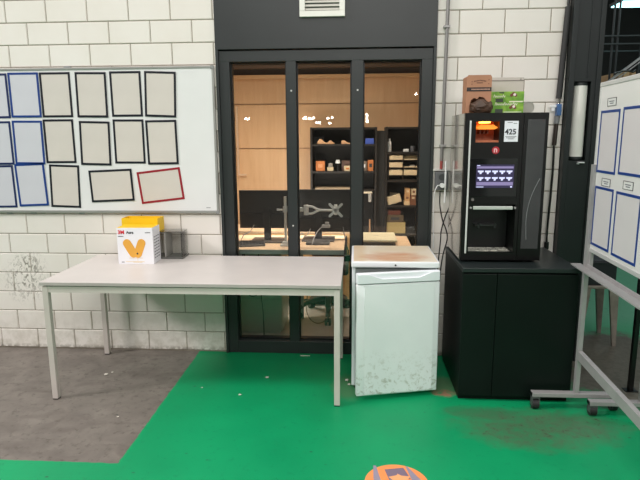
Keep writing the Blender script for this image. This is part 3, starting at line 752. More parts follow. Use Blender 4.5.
box(b, gx0+.11, gx0+.19, gy-.0008, gy-.0003, gz1-.062, gz1-.055); box(b, gx0+.08, gx0+.185, gy-.0008, gy-.0003, MZ1+.008, MZ1+.012)
obj('lettering', b, mat('print_cream', (232, 236, 206), .5), t)
b = B()
for (x, z) in ((gx0+.03, gz1-.062), (gx0+.03, MZ1+.006)): box(b, x, x+.045, gy-.0007, gy-.0003, z, z+.022)
box(b, gx0+.05, gx0+.078, gy-.0007, gy-.0003, gz1-.011, gz1-.003)
obj('picture', b, mat('print_slate', (56, 66, 54), .5), t)
b = B()
for (x, z) in ((gx0+.132, gz1-.022), (gx0+.13, MZ1+.036)):
    for k in range(3): cyl(b, (x+k*.012-.01, gy-.0003, z+(k % 2)*.009), (x+k*.012-.01, gy-.0012-.0002*k, z+(k % 2)*.009), .009, n=12)
obj('picture', b, mat('print_nut', (112, 62, 44), .5), t)
b = B()
for (x, z) in ((gx0+.140, gz1-.018), (gx0+.138, MZ1+.042)): cyl(b, (x, gy-.0013, z), (x, gy-.0022, z), .008, n=12)
obj('picture', b, mat('print_blossom', (236, 220, 214), .5), t)
# clear round lid leaning behind
t = thing('round_tub_lid', 'clear round plastic lid standing at the right end of the coffee machine top', 'lid', (1.047, -.30, MZ1))
b = B(); cyl(b, (1.047, -.275, MZ1+.0385), (1.047, -.290, MZ1+.0385), .038, n=36); obj('lid', b, mat('frosted_lid', (186, 184, 174), .3), t, smooth=True)
b = B()
N = 36
for k in range(N):
    a0, a1 = 2*PI*k/N, 2*PI*(k+1)/N
    bar(b, (1.047+.0362*math.cos(a0), -.2935, MZ1+.0385+.0362*math.sin(a0)), (1.047+.0362*math.cos(a1), -.2935, MZ1+.0385+.0362*math.sin(a1)), .004, .003)
obj('rim', b, mat('rim_pale', (214, 212, 204), .4), t)

# ------------------------------------------------------------------ conduit, sockets and cables on the right wall
t = thing('conduit_pipe', 'thin grey conduit running down the white wall beside the dark frame', 'pipe', (.585, -.02, 1.36))
b = B(); cyl(b, (.576, -.018, 1.40), (.590, -.018, 3.0), .0115, n=14); obj('pipe', b, mat('conduit_grey', (132, 130, 128), .4, .3), t, smooth=True)
b = B(); cyl(b, (.5755, -.018, 1.345), (.576, -.018, 1.3995), .0100, n=14); obj('red_end', b, mat('red_sleeve', (150, 66, 62), .5), t, smooth=True)
for z in (2.26, 1.50):
    b = B(); box(b, .560, .602, -.032, -.0005, z-.007, z+.007, .002); obj('clamp', b, galv, t)
sg = mat('socket_grey', (96, 98, 100), .45)
for (x0, x1, z0, z1, lab) in ((.535, .622, 1.205, 1.325, 'dark grey double socket box at the foot of the conduit'), (.655, .745, 1.20, 1.318, 'dark grey socket box on the wall half hidden behind the coffee machine')):
    t = thing('socket_box', lab, 'socket', ((x0+x1)/2, -.02, z0), 'socket boxes on the right wall')
    b = B(); box(b, x0, x1, -.045, -.0005, z0, z1, .004); obj('housing', b, sg, t)
    b = B()
    for zz in (z0+.033, z1-.033): cyl(b, ((x0+x1)/2, -.0455, zz), ((x0+x1)/2, -.050, zz), .022, n=20)
    obj('outlet', b, mat('outlet_dark', (60, 62, 64), .5), t)
b = B(); box(b, .520, .660, -.020, -.0005, 1.331, 1.346, .003)
single('cable_trunking', b, mat('trunk_white', (206, 204, 198), .5), 'short pale cable trunking running above the socket boxes', 'trunking', (.59, 0, 1.331))
t = thing('white_cable', 'white plug lead hanging from the socket box beside the fridge', 'cable', (.535, -.06, .9))
b = B(); tube(b, [(.562, -.062, 1.238), (.545, -.075, 1.235), (.532, -.07, 1.20), (.530, -.04, 1.14), (.534, -.012, 1.02), (.540, -.010, .87), (.543, -.010, .80)], .0035); obj('lead', b, white_pl, t, smooth=True)
b = B(); cyl(b, (.579, -.0505, 1.238), (.579, -.078, 1.238), .016, n=16); obj('plug', b, white_pl, t, smooth=True)
b = B(); tube(b, [(.601, -.05, 1.40), (.601, -.055, 1.30), (.600, -.0575, 1.12)], .0065); single('white_cable', b, white_pl, 'thick white sleeve running straight down across the socket box', 'cable', (.60, -.05, 1.15), smooth=True)
b = B(); tube(b, [(.568, -.056, 1.20), (.572, -.04, 1.10), (.598, -.02, .99), (.622, -.02, .93), (.632, -.02, .86), (.60, -.02, .70), (.57, -.02, .3)], .0042)
single('black_cable', b, blk, 'black cable looping from the socket box down behind the cabinet, bowed to the left', 'cable', (.60, -.02, .8), smooth=True)
b = B(); tube(b, [(.665, -.048, 1.22), (.648, -.035, 1.12), (.612, -.03, 1.02), (.588, -.03, .92), (.584, -.03, .83), (.560, -.03, .5)], .0042)
single('black_cable', b, blk, 'black cable crossing the other one below the right socket box', 'cable', (.66, -.03, .8), smooth=True)

# air hose with valve near the column
t = thing('air_hose', 'black air line with blue valve hanging on the wall beside the dark column', 'hose', (1.312, -.035, .83))
b = B(); cyl(b, (1.337, -.025, 2.3652), (1.339, -.025, 3.0), .009, n=12); obj('upper_pipe', b, blk, t, smooth=True)
b = B(); cyl(b, (1.316, -.03, 1.80), (1.336, -.03, 2.365), .0185, n=18); obj('sleeve', b, rubber, t, smooth=True)
b = B(); box(b, 1.304, 1.332, -.055, -.010, 1.690, 1.765, .004); vb = obj('valve', b, mat('valve_blue', (62, 100, 150), .4), t)
b = B(); cyl(b, (1.318, -.03, 1.765), (1.318, -.03, 1.80), .010, n=12); obj('coupling', b, chrome, t, smooth=True)
b = B(); box(b, 1.262, 1.303, -.042, -.022, 1.745, 1.757, .003); cyl(b, (1.285, -.032, 1.722), (1.285, -.032, 1.744), .012, n=12); obj('valve_lever', b, white_pl, t)
b = B(); cyl(b, (1.311, -.03, 1.640), (1.313, -.03, 1.689), .0175, n=16); obj('regulator', b, mat('regulator_grey', (120, 122, 124), .4), t, smooth=True)
b = B(); cyl(b, (1.306, -.03, 1.500), (1.311, -.03, 1.639), .0145, n=16); obj('filter_bowl', b, mat('bowl_brown', (52, 44, 40), .3), t, smooth=True)
b = B(); tube(b, [(1.306, -.03, 1.499), (1.310, -.03, 1.35), (1.306, -.03, 1.15), (1.300, -.03, .92), (1.302, -.03, .85)], .0075); obj('lower_hose', b, blk, t, smooth=True)
b = B(); cyl(b, (1.302, -.03, .80), (1.302, -.03, .849), .016, n=14); obj('coupler', b, blk, t, smooth=True)

# ------------------------------------------------------------------ rolling whiteboard (nearly parallel to the Y axis)
YAW = R(2.2)
def caster(parent, x, y, z1=.078):
    b = B(); cyl(b, (x-.017, y, .031), (x+.017, y, .031), .031, n=22); c = obj('caster', b, rubber, parent, smooth=True)
    b = B(); box(b, x-.022, x-.0175, y-.022, y+.012, .025, z1-.008); box(b, x+.0175, x+.022, y-.022, y+.012, .025, z1-.008); box(b, x-.022, x+.022, y-.022, y+.012, z1-.008, z1)
    obj('fork', b, mat('fork_grey', (100, 102, 102), .4, .4), c)
def stand(t, x, y, ylen, height, foot0, foot1, z_foot, sheet_rail=True):
    """x,y = far post; the board runs towards the camera"""
    for yy in (y, y-ylen):
        xx = x-(y-yy)*math.tan(YAW)
        b = B(); bar(b, (xx, yy, z_foot+.012), (xx, yy, height), .023, .030); obj('post', b, galv, t)
        b = B(); box(b, xx-foot0, xx+foot1, yy-.022, yy+.022, z_foot-.014, z_foot+.0115, .003); f = obj('foot_bar', b, galv, t)
        b = B(); box(b, xx-foot0-.003, xx-foot0-.0003, yy-.018, yy+.018, z_foot-.011, z_foot+.009); obj('end_cap', b, blk, f)
        caster(t, xx-foot0+.022, yy, z_foot-.0145); caster(t, xx+foot1-.022, yy, z_foot-.0145)
    x2 = x-ylen*math.tan(YAW)
    b = B(); bar(b, (x, y-.019, .335), (x2, y-ylen+.019, .335), .026, .052); obj('cross_rail', b, galv, t)
t = thing('rolling_whiteboard', 'rolling whiteboard on casters with four blue framed sheets at the right edge', 'whiteboard', (1.285, -.77, 0))
stand(t, 1.276, -.765, 1.78, 1.41, .25, .235, .092)
Mb = Matrix.Translation((1.281, -.735, 0)) @ Matrix.Rotation(-PI/2-YAW, 4, 'Z')   # local x runs towards the camera, -y faces left
BL = 1.84
Mb = Matrix.Translation((1.280, -.740, 0)) @ Matrix.Rotation(-PI/2-YAW, 4, 'Z')
b = B(); box(b, .010, BL, .004, .020, .950, 1.820, .002); bmesh.ops.transform(b, matrix=Mb, verts=b.verts); obj('panel', b, mat('roll_enamel', (222, 220, 218), .25, var=.01), t)
b = B()
fh = .024
box(b, 0, BL+.01, .0, .024, .936, .936+fh, .004); box(b, 0, BL+.01, .0, .024, 1.812, 1.812+fh, .004)
box(b, 0, .014, .0005, .0235, .936+fh, 1.812, .003); box(b, BL-.004, BL+.01, .0005, .0235, .936+fh, 1.812, .003)
bmesh.ops.transform(b, matrix=Mb, verts=b.verts); obj('frame', b, mat('roll_frame', (206, 206, 204), .35, .25), t)
b = B(); prism(b, [(-.060, .843), (-.060, .850), (-.006, .850), (-.006, .824), (-.010, .824), (-.010, .844)], -.055, BL, 'X')
bmesh.ops.transform(b, matrix=Mb, verts=b.verts)
obj('pen_tray', b, galv, t)
b = B(); box(b, .003, BL, -.005, .002, .812, .868, .001); bmesh.ops.transform(b, matrix=Mb, verts=b.verts); obj('tray_rail', b, galv, t)
for lx in (.03, .95, 1.75):
    b = B(); box(b, lx, lx+.03, .0025, .018, .800, .935); bmesh.ops.transform(b, matrix=Mb, verts=b.verts); obj('bracket', b, galv, t)
# sheets and labels on it (distance along board, height)
for (u, z, lab, W_) in ((.158, 1.530, 'blue framed grey sheet, upper left of the rolling whiteboard', .222), (.445, 1.536, 'blue framed grey sheet at the picture edge, upper row of the rolling whiteboard', .252),
                   (.163, 1.140, 'blue framed grey sheet, lower left of the rolling whiteboard', .222), (.449, 1.137, 'blue framed grey sheet at the picture edge, lower row of the rolling whiteboard', .252)):
    M = Mb @ Matrix.Translation((u, .0038, z))
    sheet(M, W_+.014, .318, blue, mat('cool_sheet', (208, 203, 204), .5, var=.015), lab, 'framed sheets on the rolling whiteboard', .013)
for (u, z, lab) in ((.165, 1.728, 'small white label above the upper left sheet of the rolling whiteboard'), (.178, 1.326, 'small white label above the lower left sheet of the rolling whiteboard'), (.435, 1.332, 'small white label at the picture edge of the rolling whiteboard')):
    M = Mb @ Matrix.Translation((u, .0038, z))
    l = thing('paper_label', lab, 'label', (0, 0, 0), 'labels on the rolling whiteboard'); l.location = M.translation; l.rotation_euler = M.to_euler()
    b = B(); box(b, -.052, .052, -.001, -.0002, -.018, .018); obj('card', b, mat('label_white', (222, 222, 220), .5), l, world=False)
    b = B()
    for a in ((-.054, .054, -.020, -.0175), (-.054, .054, .0175, .020), (-.054, -.050, -.0175, .0175), (.050, .054, -.0175, .0175)): box(b, a[0], a[1], -.0016, -.0002, a[2], a[3])
    obj('outline', b, nblk, l, world=False)
    b = B(); box(b, -.032, .030, -.0016, -.0011, .001, .006); box(b, -.022, .022, -.0016, -.0011, -.009, -.004); obj('print_line', b, mat('print_grey', (120, 122, 128), .5), l, world=False)

# second rolling frame behind it
t = thing('rolling_board_stand', 'second grey board stand on casters behind the rolling whiteboard', 'whiteboard stand', (1.60, -.77, 0))
stand(t, 1.612, -.832, 1.6, 1.75, .288, .24, .078)
b = B(); box(b, -.01, 1.60, -.004, .012, .95, 1.78, .002); bmesh.ops.transform(b, matrix=Matrix.Translation((1.66, -.84, 0)) @ Matrix.Rotation(-PI/2-YAW, 4, 'Z'), verts=b.verts); obj('panel', b, enamel, t)
for yy in (-.9, -2.2):
    b = B(); xx = 1.63-(-.832-yy)*math.tan(YAW); box(b, xx-.008, xx+.030, yy-.02, yy+.02, 1.4, 1.44); obj('bracket', b, galv, t)
b = B(); box(b, 1.698, 1.726, -.514, -.486, 0, 1.6, .002)
t = thing('black_post', 'slim black post standing behind the rolling whiteboard', 'post', (1.712, -.5, 0)); obj('post', b, blk, t)
b = B(); box(b, 1.675, 1.749, -.53, -.47, .0, .004); b.faces.ensure_lookup_table()
obj('base_plate', b, blk, t)

# metal stool with tapering sheet legs
t = thing('metal_stool', 'weathered metal stool with tapering legs behind the rolling whiteboard', 'stool', (1.81, .40, 0))
sg2 = mat('stool_steel', (152, 144, 134), .45, .4, var=.15, scale=12)
sx0, sx1, sy0, sy1, sz = 1.70, 1.945, .27, .53, .462
b = B(); box(b, sx0, sx1, sy0, sy1, sz-.022, sz, .004); obj('seat', b, sg2, t)
for (cx, cy, fx, fy_) in ((sx0+.022, sy0+.02, 1.675, .245), (sx1-.022, sy0+.02, 1.945, .262), (sx0+.022, sy1-.02, 1.675, .555), (sx1-.03, sy1-.02, 1.955, .545)):
    b = B(); top_, bot = .034, .013
    vs = [b.verts.new((cx+i*top_, cy+j*.012, sz-.0225)) for i, j in ((-1,-1),(1,-1),(1,1),(-1,1))]+[b.verts.new((fx+i*bot, fy_+j*.010, 0)) for i, j in ((-1,-1),(1,-1),(1,1),(-1,1))]
    for q in ((0,1,2,3),(7,6,5,4),(0,4,5,1),(1,5,6,2),(2,6,7,3),(3,7,4,0)): b.faces.new([vs[i] for i in q])
    obj('leg', b, sg2, t)
t = thing('black_crate', 'black crate resting on the metal stool', 'crate', (1.82, .40, sz))
b = B(); box(b, sx0+.01, sx1-.01, sy0+.02, sy1-.01, sz+.0005, sz+.19, .006); box(b, sx0+.002, sx1-.002, sy0+.012, sy1-.002, sz+.165, sz+.18, .003); obj('crate', b, mat('crate_black', (30, 34, 38), .5), t)

# ------------------------------------------------------------------ floor sticker
t = thing('floor_sticker', 'round orange floor sticker with grey shapes at the bottom of the picture', 'sticker', (.195, -1.535, 0))
org = mat('sticker_orange', (250, 150, 84), .4, var=.04)
b = B(); cyl(b, (.195, -1.535, .0004), (.195, -1.535, .0014), .147, n=72); obj('disc', b, org, t)
mauve = mat('sticker_mauve', (126, 108, 128), .4)
b = B(); prism(b, [(.145, -1.432), (.235, -1.413), (.262, -1.500), (.163, -1.515)], .0015, .0020, 'Z'); obj('printed_field', b, mauve, t)
b = B(); prism(b, [(.092, -1.400), (.106, -1.402), (.112, -1.45), (.124, -1.52), (.125, -1.62), (.095, -1.62), (.090, -1.50)], .0015, .0021, 'Z'); obj('printed_edge', b, mat('sticker_grey', (150, 140, 158), .4), t); b = B()
prism(b, [(.246, -1.401), (.256, -1.403), (.30, -1.49), (.325, -1.53), (.31, -1.60), (.275, -1.55)], .0015, .0021, 'Z'); obj('printed_edge', b, mat('sticker_grey', (150, 140, 158), .4), t)
b = B(); prism(b, [(.160, -1.49), (.200, -1.475), (.203, -1.463), (.222, -1.478), (.262, -1.482), (.25, -1.505), (.27, -1.54), (.235, -1.525), (.19, -1.55), (.185, -1.52)], .0022, .0026, 'Z'); obj('printed_star', b, mat('sticker_peach', (252, 174, 118), .4), t)

# litter
scraps = [(-.578, -.437, .012, 'larger white paper scrap on the green floor under the table'), (-.706, -.690, .009, 'white paper scrap on the green floor near the table middle'), (-1.666, -.445, .014, 'white crumb of paper on the grey floor under the table'),
          (-1.640, -.405, .008, 'tiny white crumb beside the paper on the grey floor'), (-.967, -.606, .006, 'tiny white crumb on the green floor near the grey edge'), (-1.346, -1.0, .006, 'tiny white crumb on the grey floor before the table'),
          (-.050, -.455, .015, 'white foam lump on the floor at the left foot of the fridge'), (-.035, -.515, .012, 'white foam crumb just before the lump at the fridge foot')]
for x, y, r_, lab in scraps:
    b = B(); bmesh.ops.create_icosphere(b, subdivisions=2, radius=1)
    ph = x*17
    for v_ in b.verts:
        n_ = 1+.35*math.sin(7*v_.co.x+ph)+.25*math.sin(9*v_.co.y-ph)
        v_.co = Vector((v_.co.x*r_*n_*.85, v_.co.y*r_*n_*.7, v_.co.z*r_*.35*n_))
    mz = min(v_.co.z for v_ in b.verts)
    for v_ in b.verts: v_.co += Vector((x, y, -mz))
    single('paper_scrap', b, mat('scrap_white', (226, 220, 208), .7), lab, 'litter', (x, y, 0), 'white scraps on the floor')
b = B(); box(b, -.395, -.325, -.052, -.046, 0, .004, .001)
single('white_strip', b, mat('scrap_white', (226, 220, 208), .7), 'thin white strip lying at the foot of the dark frame', 'strip', (-.36, -.05, 0))

# ------------------------------------------------------------------ office furniture
FZ = .012
t = thing('office_desk', 'wood topped office desk right behind the glass carrying the monitors', 'desk', (-.7, .6, FZ))
b = B(); box(b, -1.5, -.085, .17, .80, .716, .74, .002); obj('desktop', b, desk_wood, t)
b = B(); box(b, -1.5, -.085, .1660, .1698, .706, .741); obj('edge_band', b, mat('desk_edge_grey', (150, 156, 150), .5), t)
for x in (-1.48, -.475):
    for y in (.19, .76):
        b = B(); box(b, x, x+.03, y, y+.03, FZ, .716); obj('leg', b, galv, t)
t = thing('low_cupboard', 'low light wood cupboard beyond the monitor desk, seen under the tabletop', 'cupboard', (-.7, 1.3, FZ))
pw = wood_mat('panel_wood', (226, 176, 118), (236, 190, 134), (1, 9, 9))
b = B(); box(b, -1.5, .02, 1.145, 1.50, .075, .70); obj('body', b, pw, t)
b = B(); box(b, -1.5, .03, 1.12, 1.50, .7005, .722, .002); obj('top', b, desk_wood, t)
b = B(); box(b, -1.45, .0, 1.18, 1.46, FZ, .0745); obj('plinth', b, blk, t)
for x0_, x1_ in ((-1.5, -1.002), (-.998, -.502), (-.498, .02)):
    b = B(); box(b, x0_, x1_, 1.127, 1.1445, .08, .695, .001); obj('door', b, pw, t)
t = thing('office_desk', 'short wood topped desk behind the fridge carrying the closed laptop', 'desk', (.27, .5, FZ))
b = B(); box(b, .0, .428, .20, .80, .712, .738, .002); obj('desktop', b, desk_wood, t)
for x in (.02, .385):
    for y in (.21, .68):
        b = B(); box(b, x, x+.03, y, y+.03, FZ, .712); obj('leg', b, galv, t)
t = thing('closed_laptop', 'closed cream topped laptop dock lying on the short desk', 'laptop', (.19, .45, .7385))
b = B(); box(b, .040, .300, .27, .60, .739, .784, .008, 3); obj('base', b, mat('laptop_grey', (84, 80, 74), .4), t)
b = B(); box(b, .043, .312, .26, .61, .7845, .802, .006, 3); lid = obj('lid', b, mat('laptop_cream', (226, 212, 178), .4), t)
b = B(); box(b, .14, .18, .45, .458, .8022, .8026); obj('mark', b, mat('print_grey', (120, 122, 128), .5), lid)
b = B()
for k in range(4): box(b, .06+k*.055, .085+k*.055, .267, .2695, .747, .756)
obj('port', b, blk, t)

mon_b = mat('monitor_back', (30, 31, 31), .5, var=.1)
def monitor(x0, x1, z0, z1, y, lab, standx):
    t = thing('computer_monitor', lab, 'monitor', ((x0+x1)/2, y, .7405), 'monitors on the desk behind the glass')
    b = B(); box(b, x0, x1, y, y+.022, z0, z1, .004); obj('housing', b, mon_b, t)
    b = B(); box(b, x0+.012, x1-.012, y+.0222, y+.0235, z0+.014, z1-.012); obj('screen', b, mat('office_screen', (14, 16, 18), .2, emit=(255, 246, 236), estr=6.5), t)
    b = B(); box(b, x0+.012, x1-.012, y-.016, y-.0003, z0+.02, z0+.12, .004); obj('rear_bulge', b, blk, t)
    b = B(); box(b, standx-.028, standx+.028, y-.035, y-.0165, .752, 1.00, .003); obj('neck', b, blk, t)
    b = B(); box(b, standx-.13, standx+.13, y-.13, y+.09, .7405, .7515, .004); obj('base', b, mat('base_grey', (74, 68, 62), .45), t)
    b = B(); tube(b, [(x0+.12, y-.018, z0+.03), (x0+.09, y-.05, z0-.02), (x0+.05, y-.09, .80), (x0+.03, y-.12, .757)], .0035); obj('lead', b, galv, t)
    return t
monitor(-.935, -.49, .840, 1.146, .55, 'black monitor seen from behind in the left pane', -.705)
m2 = monitor(-.485, -.030, .800, 1.146, .62, 'black monitor seen from behind in the middle pane, behind the silver arm', -.30)
t = thing('monitor_arm', 'silver monitor arm with cross shaped mounting plate clamped to the desk', 'monitor arm', (-.56, .31, .741))
b = B(); cyl(b, (-.535, .33, .755), (-.535, .33, 1.12), .0105, n=16); obj('pole', b, silver, t, smooth=True)
b = B(); box(b, -.575, -.495, .295, .36, .7412, .755, .003); box(b, -.56, -.51, .31, .35, .755, .775, .003); obj('clamp', b, silver, t)
b = B(); cyl(b, (-.535, .33, 1.000), (-.535, .33, 1.045), .018, n=18); cyl(b, (-.58, .33, 1.020), (-.554, .33, 1.020), .007, n=10); box(b, -.60, -.58, .325, .335, 1.012, 1.028); obj('collar', b, silver, t)
b = B(); box(b, -.516, -.395, .318, .342, 1.007, 1.037, .003); obj('first_arm', b, silver, t)
b = B(); cyl(b, (-.375, .33, .980), (-.375, .33, 1.055), .019, n=18); obj('elbow', b, silver, t, smooth=True)
b = B(); tube(b, [(-.372, .33, 1.043), (-.33, .33, 1.043), (-.27, .33, 1.018), (-.16, .33, 1.018)], .0085, 8); tube(b, [(-.372, .33, 0.991), (-.33, .33, 0.991), (-.27, .33, 1.016), (-.16, .33, 1.016)], .0085, 8); obj('second_arm', b, silver, t, smooth=True)
b = B(); cyl(b, (-.150, .315, .985), (-.150, .315, 1.060), .013, n=14); obj('pivot', b, silver, t, smooth=True)
b = B(); cyl(b, (-.150, .299, 1.021), (-.150, .292, 1.021), .024, n=20)
for sx in (-1, 1):
    for sz_ in (-1, 1):
        capsule(b, (-.150, 1.021), (-.150+sx*.044, 1.021+sz_*.044), .0095, .290, .006)
obj('mount_plate', b, silver, t)
b = B(); box(b, -.265, -.200, .455, .49, .860, .882, .003); box(b, -.24, -.21, .46, .48, .882, .905, .002); tube(b, [(-.262, .47, .868), (-.30, .44, .83), (-.325, .35, .78), (-.335, .335, .7445)], .004)
single('display_cable', b, galv, 'grey display plug with its lead dangling before the middle monitor', 'cable', (-.25, .45, .745), smooth=False)
b = B(); tube(b, [(-.10, .50, .86), (-.085, .42, .80), (-.06, .20, .755), (-.052, .19, .73), (-.055, .19, .704)], .004)
# kept inside the office
for v_ in b.verts: v_.co.y = max(v_.co.y, .16)
single('black_cable', b, blk, 'black cable dropping over the right end of the monitor desk', 'cable', (-.055, .19, .704), smooth=True)
t = thing('keyboard', 'dark keyboard lying askew under the left monitor', 'keyboard', (-.80, .33, .7405), rz=R(14))
b = B(); prism(b, [(-.055, 0), (.055, 0), (.055, .030), (-.055, .014)], -.10, .10, 'X'); obj('body', b, mat('keyboard_dark', (70, 66, 60), .5), t, world=False, bev=.003)
b = B()
for i in range(8):
    for j in range(3): box(b, -.094+i*.024, -.074+i*.024, -.045+j*.032, -.019+j*.032, .017+j*.0045, .024+j*.0045)
obj('keys', b, blk, t, world=False)
t = thing('docking_station', 'flat dark docking station under the middle monitor', 'docking station', (-.22, .44, .7405))
b = B(); box(b, -.385, -.20, .36, .46, .7407, .757, .004); obj('body', b, mat('keyboard_dark', (70, 66, 60), .5), t)
b = B()
for k in range(3): box(b, -.37+k*.05, -.345+k*.05, .3575, .3597, .744, .751)
obj('port', b, blk, t)
b = B(); box(b, -.0838, -.01, .17, .21, .655, .700, .003)
t = thing('power_strip', 'black power block hanging at the right end of the monitor desk', 'power strip', (-.05, .19, .655)); obj('block', b, blk, t)
b = B(); box(b, -.0849, -.0839, .175, .205, .66, .74); obj('strap', b, blk, t)

# drawer pedestal under desk
t = thing('drawer_pedestal', 'grey green drawer unit under the desk in the left pane', 'drawer unit', (-.76, .6, FZ))
pg = mat('pedestal_grey', (176, 182, 166), .35, var=.04)
b = B(); box(b, -.95, -.578, .375, .79, FZ+.02, .66, .003); box(b, -.93, -.60, .39, .77, FZ, FZ+.02); obj('body', b, pg, t)
for z0, z1 in ((FZ+.03, .30), (.305, .48), (.485, .65)):
    b = B(); box(b, -.945, -.583, .360, .3745, z0, z1, .002); d = obj('drawer', b, pg, t)
b = B()
for (x0, pts) in ((0, [(-.85, .30, .70), (-.86, .29, .52), (-.83, .27, .37), (-.76, .27, .36), (-.74, .28, .44), (-.80, .29, .50), (-.86, .30, .60), (-.87, .30, .70)]),): tube(b, pts, .004)
single('black_cable', b, blk, 'black cable looped before the grey green drawer unit', 'cable', (-.83, .29, .4), smooth=True)
b = B(); tube(b, [(-.745, .30, .70), (-.74, .30, .45), (-.72, .29, .25), (-.715, .29, .08), (-.715, .28, FZ+.005)], .004)
single('black_cable', b, blk, 'black cable hanging straight down before the drawer unit', 'cable', (-.73, .29, .3), smooth=True)
b = B(); tube(b, [(-.86, .25, .705), (-.80, .25, .60), (-.68, .25, .565), (-.58, .25, .60), (-.53, .26, .62), (-.50, .26, .575), (-.46, .26, .61), (-.45, .26, .70)], .004)
single('black_cable', b, blk, 'black cable sagging under the desk edge between the mullion and drawers', 'cable', (-.65, .25, .6), smooth=True)

# office chair with star base
t = thing('office_chair', 'grey office chair on a five star caster base behind the middle pane', 'chair', (-.215, .80, FZ))
cg = mat('chair_grey', (84, 84, 76), .4, .2)
cx, cy = -.235, .86
b = B(); cyl(b, (cx, cy, .145), (cx, cy, .205), .032, .026, 20); cyl(b, (cx, cy, .205), (cx, cy, .415), .022, n=18); obj('gas_column', b, cg, t, smooth=True)
for k in range(5):
    a = R(-88+72*k); ex, ey = cx+.27*math.cos(a), cy+.27*math.sin(a)
    b = B(); P0 = Vector((cx, cy, .17)); d_ = Vector((math.cos(a), math.sin(a), 0)); s_ = Vector((-d_.y, d_.x, 0)); rings = []
    for u in range(7):
        f = u/6; c_ = Vector((cx, cy, 0))+d_*(.02+.25*f); zc = .178-.012*f-.065*f**3; w_ = .030-.010*f; h_ = .022-.006*f
        rings.append([b.verts.new(c_+s_*w_*i+Vector((0, 0, zc+h_*j))) for i, j in ((-1,-1),(1,-1),(.8,1),(-.8,1))])
    for A_, B_ in zip(rings, rings[1:]):
        for q in range(4): b.faces.new((A_[q], A_[(q+1) % 4], B_[(q+1) % 4], B_[q]))
    b.faces.new(rings[0]); b.faces.new(rings[-1]); obj('base_arm', b, cg, t, smooth=True)
    b = B()
    for s in (-1, 1): cyl(b, Vector((ex, ey, FZ+.0305))+s_*.006*s, Vector((ex, ey, FZ+.0305))+s_*.026*s, .030, n=18)
    cyl(b, (ex, ey, FZ+.03), (ex, ey, .095), .007, n=8); obj('caster', b, rubber, t, smooth=True)
b = B(); box(b, cx-.18, cx+.18, cy-.22, cy+.20, .425, .485, .025, 3); obj('seat', b, mat('chair_fabric', (46, 46, 46), .8), t, smooth=True)
b = B(); box(b, cx-.09, cx+.09, cy-.09, cy+.09, .405, .4245, .004); obj('mechanism', b, blk, t)
b = B(); box(b, cx-.16, cx+.16, cy+.205, cy+.235, .50, .69, .012, 3); obj('backrest', b, mat('chair_fabric', (46, 46, 46), .8), t, smooth=True)
b = B(); tube(b, [(-.39, .60, .30), (-.40, .52, .19), (-.37, .48, .11), (-.31, .46, .075), (-.24, .46, .10), (-.20, .46, .19), (-.19, .47, .28), (-.19, .5, .45), (-.19, .5, .70)], .003)
single('thin_cable', b, mat('cable_brown', (96, 78, 62), .5), 'thin brown cable hanging in a loop before the chair base', 'cable', (-.29, .5, .3), smooth=True)

# shelving unit, two bays
sh = mat('shelf_black', (34, 28, 23), .5, var=.1)
SY0, SY1 = 1.70, 2.015
def bay(x0, x1, levels, lab, backc):
    t = thing('shelving_unit', lab, 'shelving', ((x0+x1)/2, (SY0+SY1)/2, FZ), 'black shelving units along the wooden wall')
    for a, c_ in ((x0, x0+.02), (x1-.02, x1)):
        b = B(); box(b, a, c_, SY0, SY1, FZ, 1.655, .001); obj('side', b, sh, t)
    b = B(); box(b, x0+.0205, x1-.0205, SY1-.008, SY1, FZ, 1.655); obj('back', b, backc, t)
    for z in levels:
        b = B(); box(b, x0+.0205, x1-.0205, SY0+.002, SY1-.0085, z-.018, z); obj('shelf', b, sh, t)
    return t
bd = mat('shelf_back', (26, 23, 20), .6)
LL = (.11, .55, 1.045, 1.225, 1.490, 1.653)
RL = (.11, .60, .885, 1.135, 1.415, 1.653)
bay(-.452, .205, LL, 'black shelving unit with small boxes, seen through the middle pane', bd)
bay(.288, .64, RL, 'black shelving unit with drawers and piled cartons, seen through the right pane', bd)
b = B(); box(b, .2055, .2875, 1.78, 1.80, FZ, 1.62); single('dark_panel', b, mat('gap_panel', (44, 40, 36), .5), 'narrow dark panel closing the gap between the two shelving units', 'panel', (.246, 1.79, FZ))
for v_ in (): pass
# contents
peach = mat('peach_stuff', (226, 176, 132), .6); orange = mat('orange_box', (206, 124, 66), .6); cream = mat('cream_box', (216, 196, 160), .6); brownb = mat('brown_box', (128, 82, 56), .6)
def carton(x0, x1, z0, z1, y, d, m, lab, name='small_carton', cat='box', group='boxes on the shelves', rot=0., label_m=None):
    t = thing(name, lab, cat, ((x0+x1)/2, y+d/2, z0+.0005), group)
    b = B(); M = Matrix.Translation(((x0+x1)/2, y+d/2, z0+.0006)) @ Matrix.Rotation(rot, 4, 'Y')
    w_ = (x1-x0)/2; box(b, -w_, w_, -d/2, d/2, 0, z1-z0, .002, M=None)
    bmesh.ops.transform(b, matrix=M, verts=b.verts)
    mz = min(v.co.z for v in b.verts); bmesh.ops.translate(b, verts=b.verts, vec=(0, 0, z0+.0006-mz))
    obj('body', b, m, t)
    if label_m and not rot:
        b = B(); box(b, (x0+x1)/2-w_*.5, (x0+x1)/2+w_*.5, y-.001, y-.0002, z0+(z1-z0)*.35, z0+(z1-z0)*.7); obj('label', b, label_m, t)
    return t
dk = mat('print_dark', (50, 54, 60), .5)
